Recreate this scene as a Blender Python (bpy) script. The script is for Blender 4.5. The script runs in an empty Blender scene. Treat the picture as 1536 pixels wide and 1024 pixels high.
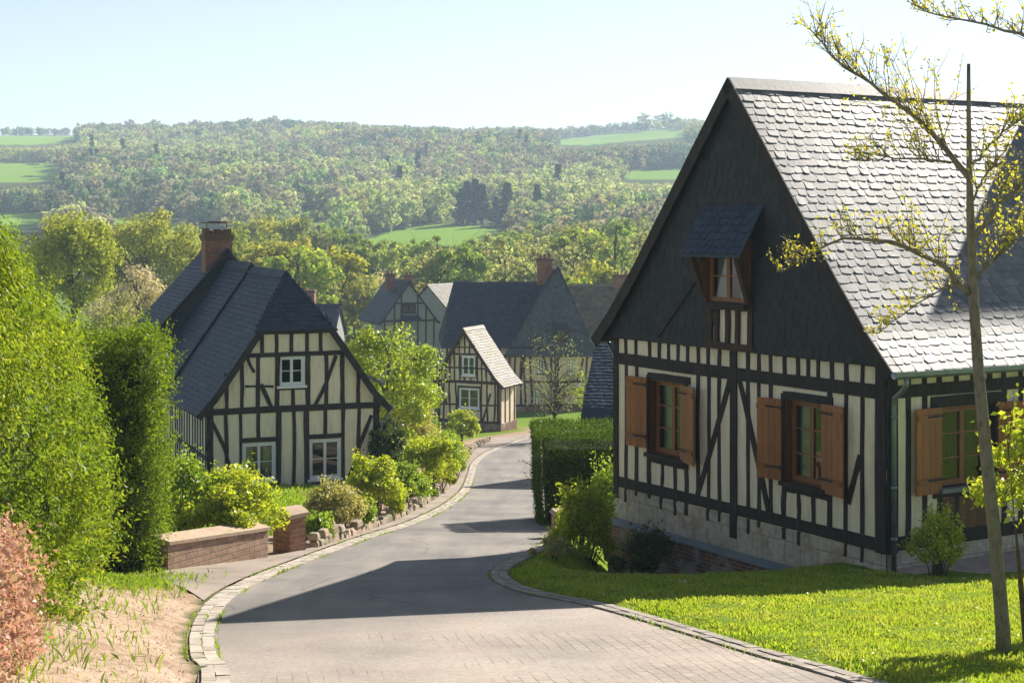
import bpy, math, random
import numpy as np
from mathutils import Vector, Matrix

random.seed(7)
RNG = np.random.default_rng(11)
SC = bpy.context.scene
COL = SC.collection
F_PX, CX, HY = 2400.0, 768.0, 330.0      # lens and horizon read off the photograph (1536 px wide)

# ------------------------------------------------------------------ materials
def nt(name):
    m = bpy.data.materials.new(name); m.use_nodes = True
    t = m.node_tree; t.nodes.clear()
    out = t.nodes.new('ShaderNodeOutputMaterial')
    return m, t, out

def N(t, typ, **kw):
    n = t.nodes.new(typ)
    for k, v in kw.items():
        if k in n.inputs.keys() if isinstance(k, str) else False:
            n.inputs[k].default_value = v
        else:
            setattr(n, k, v)
    return n

def L(t, a, b): t.links.new(a, b)

def ramp(t, stops, interp='LINEAR'):
    r = t.nodes.new('ShaderNodeValToRGB'); cr = r.color_ramp; cr.interpolation = interp
    while len(cr.elements) < len(stops): cr.elements.new(0.5)
    for e, (p, c) in zip(cr.elements, stops):
        e.position = p; e.color = (c[0], c[1], c[2], 1)
    return r

def noise(t, scale, detail=4, rough=.55, vec=None, dist=0.0):
    n = t.nodes.new('ShaderNodeTexNoise')
    n.inputs['Scale'].default_value = scale; n.inputs['Detail'].default_value = detail
    n.inputs['Roughness'].default_value = rough; n.inputs['Distortion'].default_value = dist
    if vec is not None: L(t, vec, n.inputs['Vector'])
    return n

def objco(t, scale=(1, 1, 1), rot=(0, 0, 0)):
    c = t.nodes.new('ShaderNodeTexCoord'); m = t.nodes.new('ShaderNodeMapping')
    m.inputs['Scale'].default_value = scale; m.inputs['Rotation'].default_value = rot
    L(t, c.outputs['Object'], m.inputs['Vector'])
    return m.outputs['Vector']

def mixc(t, fac, a, b, mode='MIX'):
    m = t.nodes.new('ShaderNodeMix'); m.data_type = 'RGBA'; m.blend_type = mode
    for sock, v in ((m.inputs[0], fac), (m.inputs[6], a), (m.inputs[7], b)):
        if hasattr(v, 'is_output'): L(t, v, sock)
        elif isinstance(v, (int, float)): sock.default_value = v
        else: sock.default_value = (v[0], v[1], v[2], 1)
    return m.outputs[2]

def bump(t, h, strength=.3, dist=.02):
    b = t.nodes.new('ShaderNodeBump'); b.inputs['Strength'].default_value = strength
    b.inputs['Distance'].default_value = dist
    L(t, h, b.inputs['Height']); return b.outputs['Normal']

def principled(t, out, col, rough=.7, normal=None, spec=.5, metal=0.0):
    p = t.nodes.new('ShaderNodeBsdfPrincipled')
    if hasattr(col, 'is_output'): L(t, col, p.inputs['Base Color'])
    else: p.inputs['Base Color'].default_value = (col[0], col[1], col[2], 1)
    if hasattr(rough, 'is_output'): L(t, rough, p.inputs['Roughness'])
    else: p.inputs['Roughness'].default_value = rough
    p.inputs['Specular IOR Level'].default_value = spec
    p.inputs['Metallic'].default_value = metal
    if normal is not None: L(t, normal, p.inputs['Normal'])
    L(t, p.outputs[0], out.inputs['Surface']); return p

def mat_var(name, c1, c2, scale=3, rough=.8, bstr=.25, bscale=40, spec=.4, stretch=(1, 1, 1), metal=0.0, c3=None):
    """two or three colours mixed by noise, finer noise as bump"""
    m, t, out = nt(name)
    v = objco(t, stretch)
    n = noise(t, scale, 6, .6, v)
    st = [(.3, c1), (.7, c2)] if c3 is None else [(.25, c1), (.55, c2), (.78, c3)]
    r = ramp(t, st); L(t, n.outputs['Fac'], r.inputs['Fac'])
    nb = noise(t, bscale, 5, .65, v)
    principled(t, out, r.outputs['Color'], rough, bump(t, nb.outputs['Fac'], bstr, .02), spec, metal)
    return m

def mat_island(name, cols, rough=.5, spec=.5, bscale=30, bstr=.2, mossy=None, noise_mix=.35):
    """every loose piece (slate, sett, stone) has a tone of its own"""
    m, t, out = nt(name)
    g = t.nodes.new('ShaderNodeNewGeometry')
    r = ramp(t, [(i / max(1, len(cols) - 1), c) for i, c in enumerate(cols)])
    L(t, g.outputs['Random Per Island'], r.inputs['Fac'])
    v = objco(t)
    n = noise(t, 5, 6, .65, v)
    mul = ramp(t, [(.25, (.55, .55, .55)), (.75, (1.35, 1.35, 1.35))]); L(t, n.outputs['Fac'], mul.inputs['Fac'])
    c = mixc(t, noise_mix * 2 if noise_mix < .5 else 1.0, r.outputs['Color'], mul.outputs['Color'], 'MULTIPLY')
    if mossy:
        nm = noise(t, 1.1, 8, .7, v)
        rm = ramp(t, [(.5, (0, 0, 0)), (.64, (1, 1, 1))]); L(t, nm.outputs['Fac'], rm.inputs['Fac'])
        c = mixc(t, rm.outputs['Color'], c, mossy)
    nb = noise(t, bscale, 5, .6, v)
    principled(t, out, c, rough, bump(t, nb.outputs['Fac'], bstr, .015), spec)
    return m

def mat_leaf(name, cols, trans=.45, obj_var=0.0, gloss=.06, drift=None, dscale=1.2, tint=(1.25, 1.2, .55)):
    m, t, out = nt(name)
    g = t.nodes.new('ShaderNodeNewGeometry')
    r = ramp(t, [(i / max(1, len(cols) - 1), c) for i, c in enumerate(cols)])
    L(t, g.outputs['Random Per Island'], r.inputs['Fac'])
    c = r.outputs['Color']
    if drift:
        nd = noise(t, dscale, 5, .65, objco(t)); rd = ramp(t, [(.42, (0, 0, 0)), (.68, (.85, .85, .85))]); L(t, nd.outputs['Fac'], rd.inputs['Fac'])
        c = mixc(t, rd.outputs['Color'], c, drift)
    if obj_var > 0:
        oi = t.nodes.new('ShaderNodeObjectInfo')
        hs = t.nodes.new('ShaderNodeHueSaturation')
        mr = t.nodes.new('ShaderNodeMapRange'); mr.inputs[3].default_value = .5 - .06 * obj_var; mr.inputs[4].default_value = .5 + .05 * obj_var
        L(t, oi.outputs['Random'], mr.inputs[0]); L(t, mr.outputs[0], hs.inputs['Hue'])
        mv = t.nodes.new('ShaderNodeMath'); mv.operation = 'MULTIPLY_ADD'
        fr = t.nodes.new('ShaderNodeMath'); fr.operation = 'MULTIPLY'; fr.inputs[1].default_value = 17.31
        fr2 = t.nodes.new('ShaderNodeMath'); fr2.operation = 'FRACT'
        L(t, oi.outputs['Random'], fr.inputs[0]); L(t, fr.outputs[0], fr2.inputs[0])
        L(t, fr2.outputs[0], mv.inputs[0]); mv.inputs[1].default_value = .75 * obj_var; mv.inputs[2].default_value = 1 - .4 * obj_var
        L(t, mv.outputs[0], hs.inputs['Value'])
        ms = t.nodes.new('ShaderNodeMath'); ms.operation = 'MULTIPLY_ADD'
        fr3 = t.nodes.new('ShaderNodeMath'); fr3.operation = 'MULTIPLY'; fr3.inputs[1].default_value = 7.77
        fr4 = t.nodes.new('ShaderNodeMath'); fr4.operation = 'FRACT'
        L(t, oi.outputs['Random'], fr3.inputs[0]); L(t, fr3.outputs[0], fr4.inputs[0])
        L(t, fr4.outputs[0], ms.inputs[0]); ms.inputs[1].default_value = .7 * obj_var; ms.inputs[2].default_value = 1 - .5 * obj_var
        L(t, ms.outputs[0], hs.inputs['Saturation'])
        L(t, c, hs.inputs['Color']); c = hs.outputs['Color']
    d = t.nodes.new('ShaderNodeBsdfDiffuse'); L(t, c, d.inputs['Color'])
    tr = t.nodes.new('ShaderNodeBsdfTranslucent')
    tc = mixc(t, 1.0, c, tint, 'MULTIPLY'); L(t, tc, tr.inputs['Color'])
    mx = t.nodes.new('ShaderNodeMixShader'); mx.inputs[0].default_value = trans
    L(t, d.outputs[0], mx.inputs[1]); L(t, tr.outputs[0], mx.inputs[2])
    last = mx
    if gloss > 0:
        gl = t.nodes.new('ShaderNodeBsdfGlossy'); gl.inputs['Roughness'].default_value = .38
        gl.inputs['Color'].default_value = (1, 1, 1, 1)
        m2 = t.nodes.new('ShaderNodeMixShader'); m2.inputs[0].default_value = gloss
        L(t, mx.outputs[0], m2.inputs[1]); L(t, gl.outputs[0], m2.inputs[2]); last = m2
    L(t, last.outputs[0], out.inputs['Surface'])
    return m

def mat_brick(name, c1, c2, mortar, scale=1.0, w=.22, h=.07, rot=(math.pi / 2, 0, 0), moss=None, patch=None, msz=.012):
    m, t, out = nt(name)
    v = objco(t, (1, 1, 1), (0, 0, 0))
    # bricks run along the horizontal distance (x+y mixed) and up z
    sep = t.nodes.new('ShaderNodeSeparateXYZ'); L(t, v, sep.inputs[0])
    add = t.nodes.new('ShaderNodeMath'); add.operation = 'ADD'; L(t, sep.outputs[0], add.inputs[0]); L(t, sep.outputs[1], add.inputs[1])
    cmb = t.nodes.new('ShaderNodeCombineXYZ'); L(t, add.outputs[0], cmb.inputs[0]); L(t, sep.outputs[2], cmb.inputs[1])
    nz = noise(t, 3, 3, .5, v)
    b = t.nodes.new('ShaderNodeTexBrick')
    wob = mixc(t, .025, cmb.outputs[0], nz.outputs['Color'], 'ADD')
    L(t, wob, b.inputs['Vector'])
    b.inputs['Scale'].default_value = scale; b.inputs['Brick Width'].default_value = w; b.inputs['Row Height'].default_value = h
    b.inputs['Mortar Size'].default_value = msz; b.inputs['Mortar Smooth'].default_value = .3
    b.inputs['Color1'].default_value = (*c1, 1); b.inputs['Color2'].default_value = (*c2, 1); b.inputs['Mortar'].default_value = (*mortar, 1)
    n = noise(t, 7, 6, .65, v)
    mul = ramp(t, [(.25, (.5, .5, .5)), (.75, (1.4, 1.35, 1.3))]); L(t, n.outputs['Fac'], mul.inputs['Fac'])
    c = mixc(t, .8, b.outputs['Color'], mul.outputs['Color'], 'MULTIPLY')
    for pc in (patch, moss):
        if pc:
            nm = noise(t, 1.3 if pc is patch else 2.6, 7, .7, v)
            rm = ramp(t, [(.5, (0, 0, 0)), (.6, (1, 1, 1))]); L(t, nm.outputs['Fac'], rm.inputs['Fac'])
            c = mixc(t, rm.outputs['Color'], c, pc)
    nb = noise(t, 40, 4, .6, v)
    hh = mixc(t, .35, b.outputs['Fac'], nb.outputs['Fac'])
    bp = t.nodes.new('ShaderNodeBump'); bp.inputs['Strength'].default_value = .6; bp.inputs['Distance'].default_value = .015; bp.invert = True
    L(t, hh, bp.inputs['Height'])
    principled(t, out, c, .85, bp.outputs['Normal'], .3)
    return m

# ------------------------------------------------------------------ mesh building
class MB:
    """collects shapes; build() links them as ONE mesh object"""
    def __init__(self): self.v = []; self.f = []; self.mi = []; self.cur = 0
    def add(self, verts, faces):
        o = len(self.v); self.v.extend([tuple(p) for p in verts])
        for f in faces: self.f.append(tuple(i + o for i in f)); self.mi.append(self.cur)
    def quad(self, *p): self.add(p, [tuple(range(len(p)))])
    def hexa(self, b, t):
        """b, t: four bottom and four top points, same winding"""
        self.add(list(b) + list(t), [(3, 2, 1, 0), (4, 5, 6, 7), (0, 1, 5, 4), (1, 2, 6, 5), (2, 3, 7, 6), (3, 0, 4, 7)])
    def box(self, x0, x1, y0, y1, z0, z1):
        self.hexa([(x0, y0, z0), (x1, y0, z0), (x1, y1, z0), (x0, y1, z0)], [(x0, y0, z1), (x1, y0, z1), (x1, y1, z1), (x0, y1, z1)])
    def tube(self, pts, radii, seg=7, cap=True):
        pts = [Vector(p) for p in pts]; n = len(pts)
        rings = []
        prev = None
        for i, p in enumerate(pts):
            d = (pts[min(i + 1, n - 1)] - pts[max(i - 1, 0)])
            if d.length < 1e-6: d = Vector((0, 0, 1))
            d.normalize()
            a = prev if prev is not None else (Vector((1, 0, 0)) if abs(d.x) < .8 else Vector((0, 1, 0)))
            a = (a - d * a.dot(d)); a.normalize(); prev = a
            b = d.cross(a)
            r = radii[i] if hasattr(radii, '__len__') else radii
            rings.append([p + (a * math.cos(k * 2 * math.pi / seg) + b * math.sin(k * 2 * math.pi / seg)) * r for k in range(seg)])
        vs = [q for ring in rings for q in ring]; fs = []
        for i in range(n - 1):
            for k in range(seg):
                k2 = (k + 1) % seg
                fs.append((i * seg + k, i * seg + k2, (i + 1) * seg + k2, (i + 1) * seg + k))
        if cap:
            fs.append(tuple(range(seg - 1, -1, -1))); fs.append(tuple((n - 1) * seg + k for k in range(seg)))
        self.add(vs, fs)
    def build(self, name, mats, parent=None, smooth=False):
        me = bpy.data.meshes.new(name)
        off = Vector((0, 0, 0))
        zb = parent.get('zb0', 0.0) if parent is not None else 0.0
        me.from_pydata([(x, y, z - zb) for x, y, z in self.v], [], self.f)
        mats = mats if isinstance(mats, (list, tuple)) else [mats]
        for m in mats: me.materials.append(m)
        if len(mats) > 1: me.polygons.foreach_set('material_index', self.mi)
        if smooth: me.polygons.foreach_set('use_smooth', [True] * len(self.f))
        me.update()
        o = bpy.data.objects.new(name, me); COL.objects.link(o)
        if parent is not None: o.parent = parent
        return o

def mesh_np(V, F, name, mats, smooth=False, mi=None):
    """V (n,3), F (m,k) arrays -> mesh data"""
    me = bpy.data.meshes.new(name)
    V = np.asarray(V, np.float32); F = np.asarray(F, np.int32)
    k = F.shape[1]
    me.vertices.add(len(V)); me.vertices.foreach_set('co', V.ravel())
    me.loops.add(F.size); me.loops.foreach_set('vertex_index', F.ravel())
    me.polygons.add(len(F)); me.polygons.foreach_set('loop_start', np.arange(0, F.size, k, dtype=np.int32))
    try: me.polygons.foreach_set('loop_total', np.full(len(F), k, np.int32))
    except Exception: pass
    for m in (mats if isinstance(mats, (list, tuple)) else [mats]): me.materials.append(m)
    if mi is not None: me.polygons.foreach_set('material_index', np.asarray(mi, np.int32))
    if smooth: me.polygons.foreach_set('use_smooth', np.ones(len(F), bool))
    me.update(calc_edges=True); me.validate()
    return me

def link(name, me, parent=None, loc=None, rz=0):
    o = bpy.data.objects.new(name, me); COL.objects.link(o)
    if parent is not None: o.parent = parent
    if loc is not None: o.location = loc
    if rz: o.rotation_euler = (0, 0, rz)
    return o

def tag(o, label=None, cat=None, group=None, kind=None):
    if label: o['label'] = label
    if cat: o['category'] = cat
    if group: o['group'] = group
    if kind: o['kind'] = kind
    return o

def thing(name, label, cat, loc=(0, 0, 0), rz=0, group=None):
    o = bpy.data.objects.new(name, None); COL.objects.link(o)
    o.location = loc; o.rotation_euler = (0, 0, rz); o.empty_display_size = .3
    return tag(o, label, cat, group)

def dup(root, loc, rz=0, scale=None, label=None, group=None):
    r = root.copy(); COL.objects.link(r); r.location = loc; r.rotation_euler = (0, 0, rz)
    if scale is not None: r.scale = scale
    if label: r['label'] = label
    if group: r['group'] = group
    for ch in list(root.children):
        c = ch.copy(); COL.objects.link(c); c.parent = r
        for g in list(ch.children):
            d = g.copy(); COL.objects.link(d); d.parent = c
    return r

# ------------------------------------------------------------------ leaves
def unit(a): return a / np.maximum(np.linalg.norm(a, axis=1, keepdims=True), 1e-9)

def leaves(P, size, rng, bias=None, bw=1.0, aspect=.55, fold=.12, up=0.0):
    """one rhombic leaf per point; bias = preferred normals"""
    n = len(P)
    nr = unit(rng.normal(size=(n, 3)))
    if bias is not None: nr = unit(nr + bias * bw)
    a = unit(np.cross(nr, unit(rng.normal(size=(n, 3)))))
    if up: 
        a = a + np.array([0, 0, up]); a = unit(a - nr * np.sum(a * nr, 1, keepdims=True))
    b = np.cross(nr, a)
    s = (size * rng.uniform(.6, 1.35, n))[:, None] if np.isscalar(size) else size[:, None]
    V = np.empty((n, 4, 3))
    V[:, 0] = P - a * s * .5
    V[:, 1] = P + b * s * .5 * aspect + nr * s * fold
    V[:, 2] = P + a * s * .5
    V[:, 3] = P - b * s * .5 * aspect + nr * s * fold
    F = np.arange(n * 4).reshape(n, 4)
    return V.reshape(-1, 3), F

def join_np(parts):
    Vs, Fs, o = [], [], 0
    for V, F in parts:
        Vs.append(V); Fs.append(F + o); o += len(V)
    return np.concatenate(Vs), np.concatenate(Fs)

def tube_np(pts, radii, seg=5):
    """tube as (V, quads)"""
    mb = MB(); mb.tube(pts, radii, seg, cap=False)
    return np.array(mb.v, float), np.array(mb.f, int)
# ------------------------------------------------------------------ the lie of the land
_PY = np.array([-60, -20, 0, 14.6, 24, 36, 44, 60, 75, 88, 110, 140, 250, 350, 500, 700, 1000, 1200, 1400, 1600, 1900, 2600.])
_PZ = np.array([5.1, .1, -2.4, -4.22, -5.4, -6.9, -7.85, -9.6, -10.9, -11.9, -13.0, -14.2, -15.5, -12, -2.5, 15, 45, 62, 74, 78, 70, 40.])
_m = np.gradient(_PZ, _PY)
def P(y):
    y = np.asarray(y, float)
    i = np.clip(np.searchsorted(_PY, y) - 1, 0, len(_PY) - 2)
    h = _PY[i + 1] - _PY[i]; t = np.clip((y - _PY[i]) / h, 0, 1)
    return ((1 + 2 * t) * (1 - t) ** 2 * _PZ[i] + t * (1 - t) ** 2 * h * _m[i] + t * t * (3 - 2 * t) * _PZ[i + 1] + t * t * (t - 1) * h * _m[i + 1])

_YT = np.linspace(5, 300, 6000); _RT = -P(_YT) / _YT      # drop/distance falls with distance up to the valley
def road_at(px, py):
    """point of the road surface seen at a place of the photograph"""
    s = (py - HY) / F_PX
    k = int(np.argmin(np.abs(_RT[:3000] - s)))
    Y = _YT[k]
    return ((px - CX) / F_PX * Y, Y)

def sstep(x, a, b):
    t = np.clip((x - a) / (b - a), 0, 1); return t * t * (3 - 2 * t)

# paired left and right road edges
_pairs = [((-.9, -12), (9.2, -12)), ((-1.1, 4), (6.46, 4)),
          (road_at(345, 1040), road_at(1330, 1040)), (road_at(326, 985), road_at(1130, 982)), (road_at(322, 950), road_at(1000, 942)),
          (road_at(332, 920), road_at(880, 908)), (road_at(352, 895), road_at(780, 888)), (road_at(400, 868), road_at(738, 868)),
          (road_at(470, 840), road_at(742, 853)), (road_at(560, 806), road_at(780, 832)), (road_at(630, 783), road_at(826, 806)),
          (road_at(680, 757), road_at(830, 778)), (road_at(704, 735), road_at(836, 748)), (road_at(712, 712), road_at(840, 718)),
          (road_at(718, 694), road_at(838, 700)), (road_at(738, 678), road_at(846, 682)), (road_at(770, 665), road_at(864, 670)),
          (road_at(803, 656), road_at(900, 660)), ((4.5, 93.5), (5.5, 88.5)), ((10, 96.5), (10.5, 91.5)), ((22, 99), (22, 94))]
RL = np.array([p[0] for p in _pairs]); RR = np.array([p[1] for p in _pairs])
def catmull(C, k=10):
    out = []
    for i in range(len(C) - 1):
        p0, p1, p2, p3 = C[max(i - 1, 0)], C[i], C[i + 1], C[min(i + 2, len(C) - 1)]
        for j in range(k):
            t = j / k
            out.append(.5 * ((2 * p1) + (-p0 + p2) * t + (2 * p0 - 5 * p1 + 4 * p2 - p3) * t * t + (-p0 + 3 * p1 - 3 * p2 + p3) * t ** 3))
    out.append(C[-1]); return np.array(out)
RLs, RRs = catmull(RL), catmull(RR)
_il = RLs[:, 1] < 92.9; _ir = RRs[:, 1] < 88.0
_ol = np.argsort(RLs[_il][:, 1]); _or = np.argsort(RRs[_ir][:, 1])
def XL(y): return np.interp(y, RLs[_il][_ol, 1], RLs[_il][_ol, 0])
def XR(y): return np.interp(y, RRs[_ir][_or, 1], RRs[_ir][_or, 0])

# right-hand house: near corner C, far corner L, directions
A_C = np.array([5.854, 25.0]); A_U = np.array([.515, -.857]) / math.hypot(.515, .857); A_V = np.array([-A_U[1], A_U[0]])
A_W, A_LEN = 7.45, 15.0
A_L = A_C - A_U * A_W

def hill_noise(x, y):
    return (np.sin(x * .011 + 1.3) * np.cos(y * .013 + .7) * .5 + np.sin(x * .027 + y * .017) * .3 + np.sin(x * .05 - y * .043 + 2) * .2)

_rx = np.array([-600, 0, 130, 250, 330, 400, 500, 600, 700, 800, 900, 960, 1030, 1080, 1500, 2200.])
_ry = np.array([207, 206, 207, 213, 212, 205, 204, 209, 213, 213, 209, 202, 197, 202, 207, 208.])
def ground(x, y):
    x = np.asarray(x, float); y = np.asarray(y, float)
    z = P(y)
    # far ridge: its crest rises and falls across the view
    px = CX + F_PX * x / np.maximum(y, 50)
    k = (HY - np.interp(px, _rx, _ry)) / (HY - 204.0)
    far = sstep(y, 500, 1300)
    z = np.where(z > 0, z * (1 + (k - 1) * far), z)
    z = z + hill_noise(x, y) * 5.5 * sstep(y, 330, 900)
    # bank of bare earth on the left of the road
    dl = XL(y) - .34 - x
    rise = np.minimum(1.15, .36 * np.maximum(dl, 0)) * (1 - sstep(y, 18.5, 24)) * sstep(y, -30, 5)
    z = z + rise
    z = z + .28 * sstep(dl, 2.2, 3.5) * sstep(y, 24, 30) * (1 - sstep(y, 70, 90))
    # lawn and the dip below the half-timbered gable
    dr = x - XR(y) - .33
    z = z + .05 * sstep(dr, 0, .3) * (1 - sstep(y, 60, 80))
    rel_t = (A_C[0] - x) * A_U[0] + (A_C[1] - y) * A_U[1]; rel_d = -((x - A_C[0]) * A_V[0] + (y - A_C[1]) * A_V[1])
    wdip = sstep(rel_t, .2, 2.2) * (1 - sstep(rel_t, 8.5, 10.5)) * (1 - sstep(rel_d, 3.2, 4.6)) * sstep(rel_d, -6, -3) * sstep(dr, .15, 1.2)
    z = z * (1 - wdip) + np.minimum(z, -.2235 * y) * wdip
    # level forecourt on the right of the house corner
    w = sstep(x, 3.6, 6.5) * sstep(y, 23.6, 25.5) * (1 - sstep(y, 60, 75))
    z = z * (1 - w) + np.maximum(z, -5.50) * w
    return z

def inroad(x, y):
    return (x > XL(y) - .05) & (x < XR(y) + .05) & (y < 92)

# fields: outlines read off the photograph, used as ground cover and as gaps in the wood
FIELDS = [[(-400, 202), (128, 204), (112, 211), (60, 217), (-400, 220)],
          [(-400, 243), (60, 244), (97, 250), (92, 268), (40, 274), (-400, 276)],
          [(-400, 318), (78, 320), (84, 330), (40, 346), (-400, 350)],
          [(150, 322), (300, 340), (330, 346), (420, 343), (420, 362), (285, 362), (150, 352)],
          [(546, 362), (590, 346), (640, 337), (700, 337), (748, 346), (748, 368), (546, 370)],
          [(806, 217), (850, 208), (925, 200), (1000, 194), (1034, 194), (1034, 205), (960, 211), (880, 218)],
          [(930, 258), (1000, 254), (1100, 256), (1100, 268), (960, 270), (925, 266)],
          [(430, 316), (470, 308), (505, 312), (505, 322), (440, 326)]]
def in_poly(px, py, poly):
    r = np.zeros(px.shape, bool); n = len(poly); j = n - 1
    for i in range(n):
        xi, yi = poly[i]; xj, yj = poly[j]
        c = ((yi > py) != (yj > py)) & (px < (xj - xi) * (py - yi) / (yj - yi + 1e-12) + xi)
        r ^= c; j = i
    return r
def to_px(x, y, z):
    return CX + F_PX * x / y, HY - F_PX * z / y
def field_mask(x, y, z, lift=0.0):
    px, py = to_px(x, np.maximum(y, 1), z + lift)
    m = np.zeros(np.shape(px), bool)
    for f in FIELDS: m |= in_poly(px, py, f)
    return m & (np.asarray(y) > 320)

# ---- ground sheet
_ys = np.concatenate([np.arange(-12, 9, 1.0), np.arange(9, 46, .22), np.arange(46, 110, .8), np.arange(110, 330, 4), np.arange(330, 1000, 7), np.arange(1000, 1750, 9), np.arange(1750, 2700, 70)])
_u = np.linspace(-1, 1, 301); _u = np.sign(_u) * (.22 * np.abs(_u) + .78 * np.abs(_u) ** 2.6)
def _halfw(y): return np.maximum(45, .62 * y)
_YY = np.repeat(_ys[:, None], len(_u), 1); _XX = _u[None, :] * _halfw(_YY)
_cx = np.where(_YY < 60, 0.0, 0.0)
_ZZ = ground(_XX, _YY)
# keep the sheet under the road
_under = inroad(_XX, _YY)
_ZZ = np.where(_under, P(_YY) - .10, _ZZ)
# small roughness away from the road
_rough = (np.sin(_XX * 3.1 + _YY * 1.7) * np.sin(_YY * 2.9 - _XX * 1.3)) * .02 + RNG.normal(0, .008, _XX.shape)
_ZZ = np.where((~_under) & (_YY > 5) & (_YY < 60), _ZZ + _rough, _ZZ)
nY, nX = _XX.shape
idx = np.arange(nY * nX).reshape(nY, nX)
_F = np.stack([idx[:-1, :-1], idx[:-1, 1:], idx[1:, 1:], idx[1:, :-1]], -1).reshape(-1, 4)

def mat_ground():
    m, t, out = nt('ground_soil')
    at = t.nodes.new('ShaderNodeVertexColor'); at.layer_name = 'cover'
    sep = t.nodes.new('ShaderNodeSeparateColor'); L(t, at.outputs['Color'], sep.inputs[0])
    v = objco(t)
    n1 = noise(t, .9, 7, .65, v)
    soil = ramp(t, [(.2, (.26, .18, .13)), (.5, (.37, .275, .205)), (.62, (.42, .32, .245)), (.8, (.29, .205, .15))]); L(t, n1.outputs['Fac'], soil.inputs['Fac'])
    n2 = noise(t, 9, 6, .7, v)
    grit = ramp(t, [(.3, (.6, .58, .55)), (.7, (1.25, 1.25, 1.25))]); L(t, n2.outputs['Fac'], grit.inputs['Fac'])
    soilc = mixc(t, .9, soil.outputs['Color'], grit.outputs['Color'], 'MULTIPLY')
    n3 = noise(t, .012, 8, .6, v)
    grass = ramp(t, [(.3, (.16, .28, .035)), (.7, (.23, .36, .05))]); L(t, n3.outputs['Fac'], grass.inputs['Fac'])
    wood = ramp(t, [(.3, (.07, .085, .035)), (.7, (.11, .125, .05))]); L(t, n3.outputs['Fac'], wood.inputs['Fac'])
    n4 = noise(t, 1.6, 6, .6, v)
    turf = ramp(t, [(.3, (.11, .17, .022)), (.7, (.17, .23, .035))]); L(t, n4.outputs['Fac'], turf.inputs['Fac'])
    c = mixc(t, sep.outputs[0], wood.outputs['Color'], grass.outputs['Color'])
    c = mixc(t, sep.outputs[1], c, soilc)
    c = mixc(t, sep.outputs[2], c, turf.outputs['Color'])
    nb = noise(t, 14, 6, .7, v)
    principled(t, out, c, 1.0, bump(t, nb.outputs['Fac'], .5, .05), 0.0)
    return m
me = mesh_np(np.stack([_XX, _YY, _ZZ], -1).reshape(-1, 3), _F, 'ground', mat_ground(), smooth=True)
fx, fy, fz = _XX.ravel(), _YY.ravel(), _ZZ.ravel()
cov = np.zeros((len(fx), 4), np.float32); cov[:, 3] = 1
cov[:, 0] = field_mask(fx, fy, fz)
cov[:, 0] = np.maximum(cov[:, 0], ((fy > 95) & (fy < 330)) * .55)
dlv = XL(fy) - .34 - fx
cov[:, 1] = ((dlv > 0) & (fy < 95)) * 1.0
cov[:, 2] = ((fx > XR(fy)) & (fy < 95)) * 1.0
cov[:, 2] = np.maximum(cov[:, 2], sstep(dlv, 2.0, 3.2) * (fy < 95) * (fy > 24) + sstep(dlv, 3.2, 4.4) * (fy <= 24))
ca = me.color_attributes.new('cover', 'FLOAT_COLOR', 'POINT'); ca.data.foreach_set('color', cov.ravel())
tag(link('ground', me), kind='structure')

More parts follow.
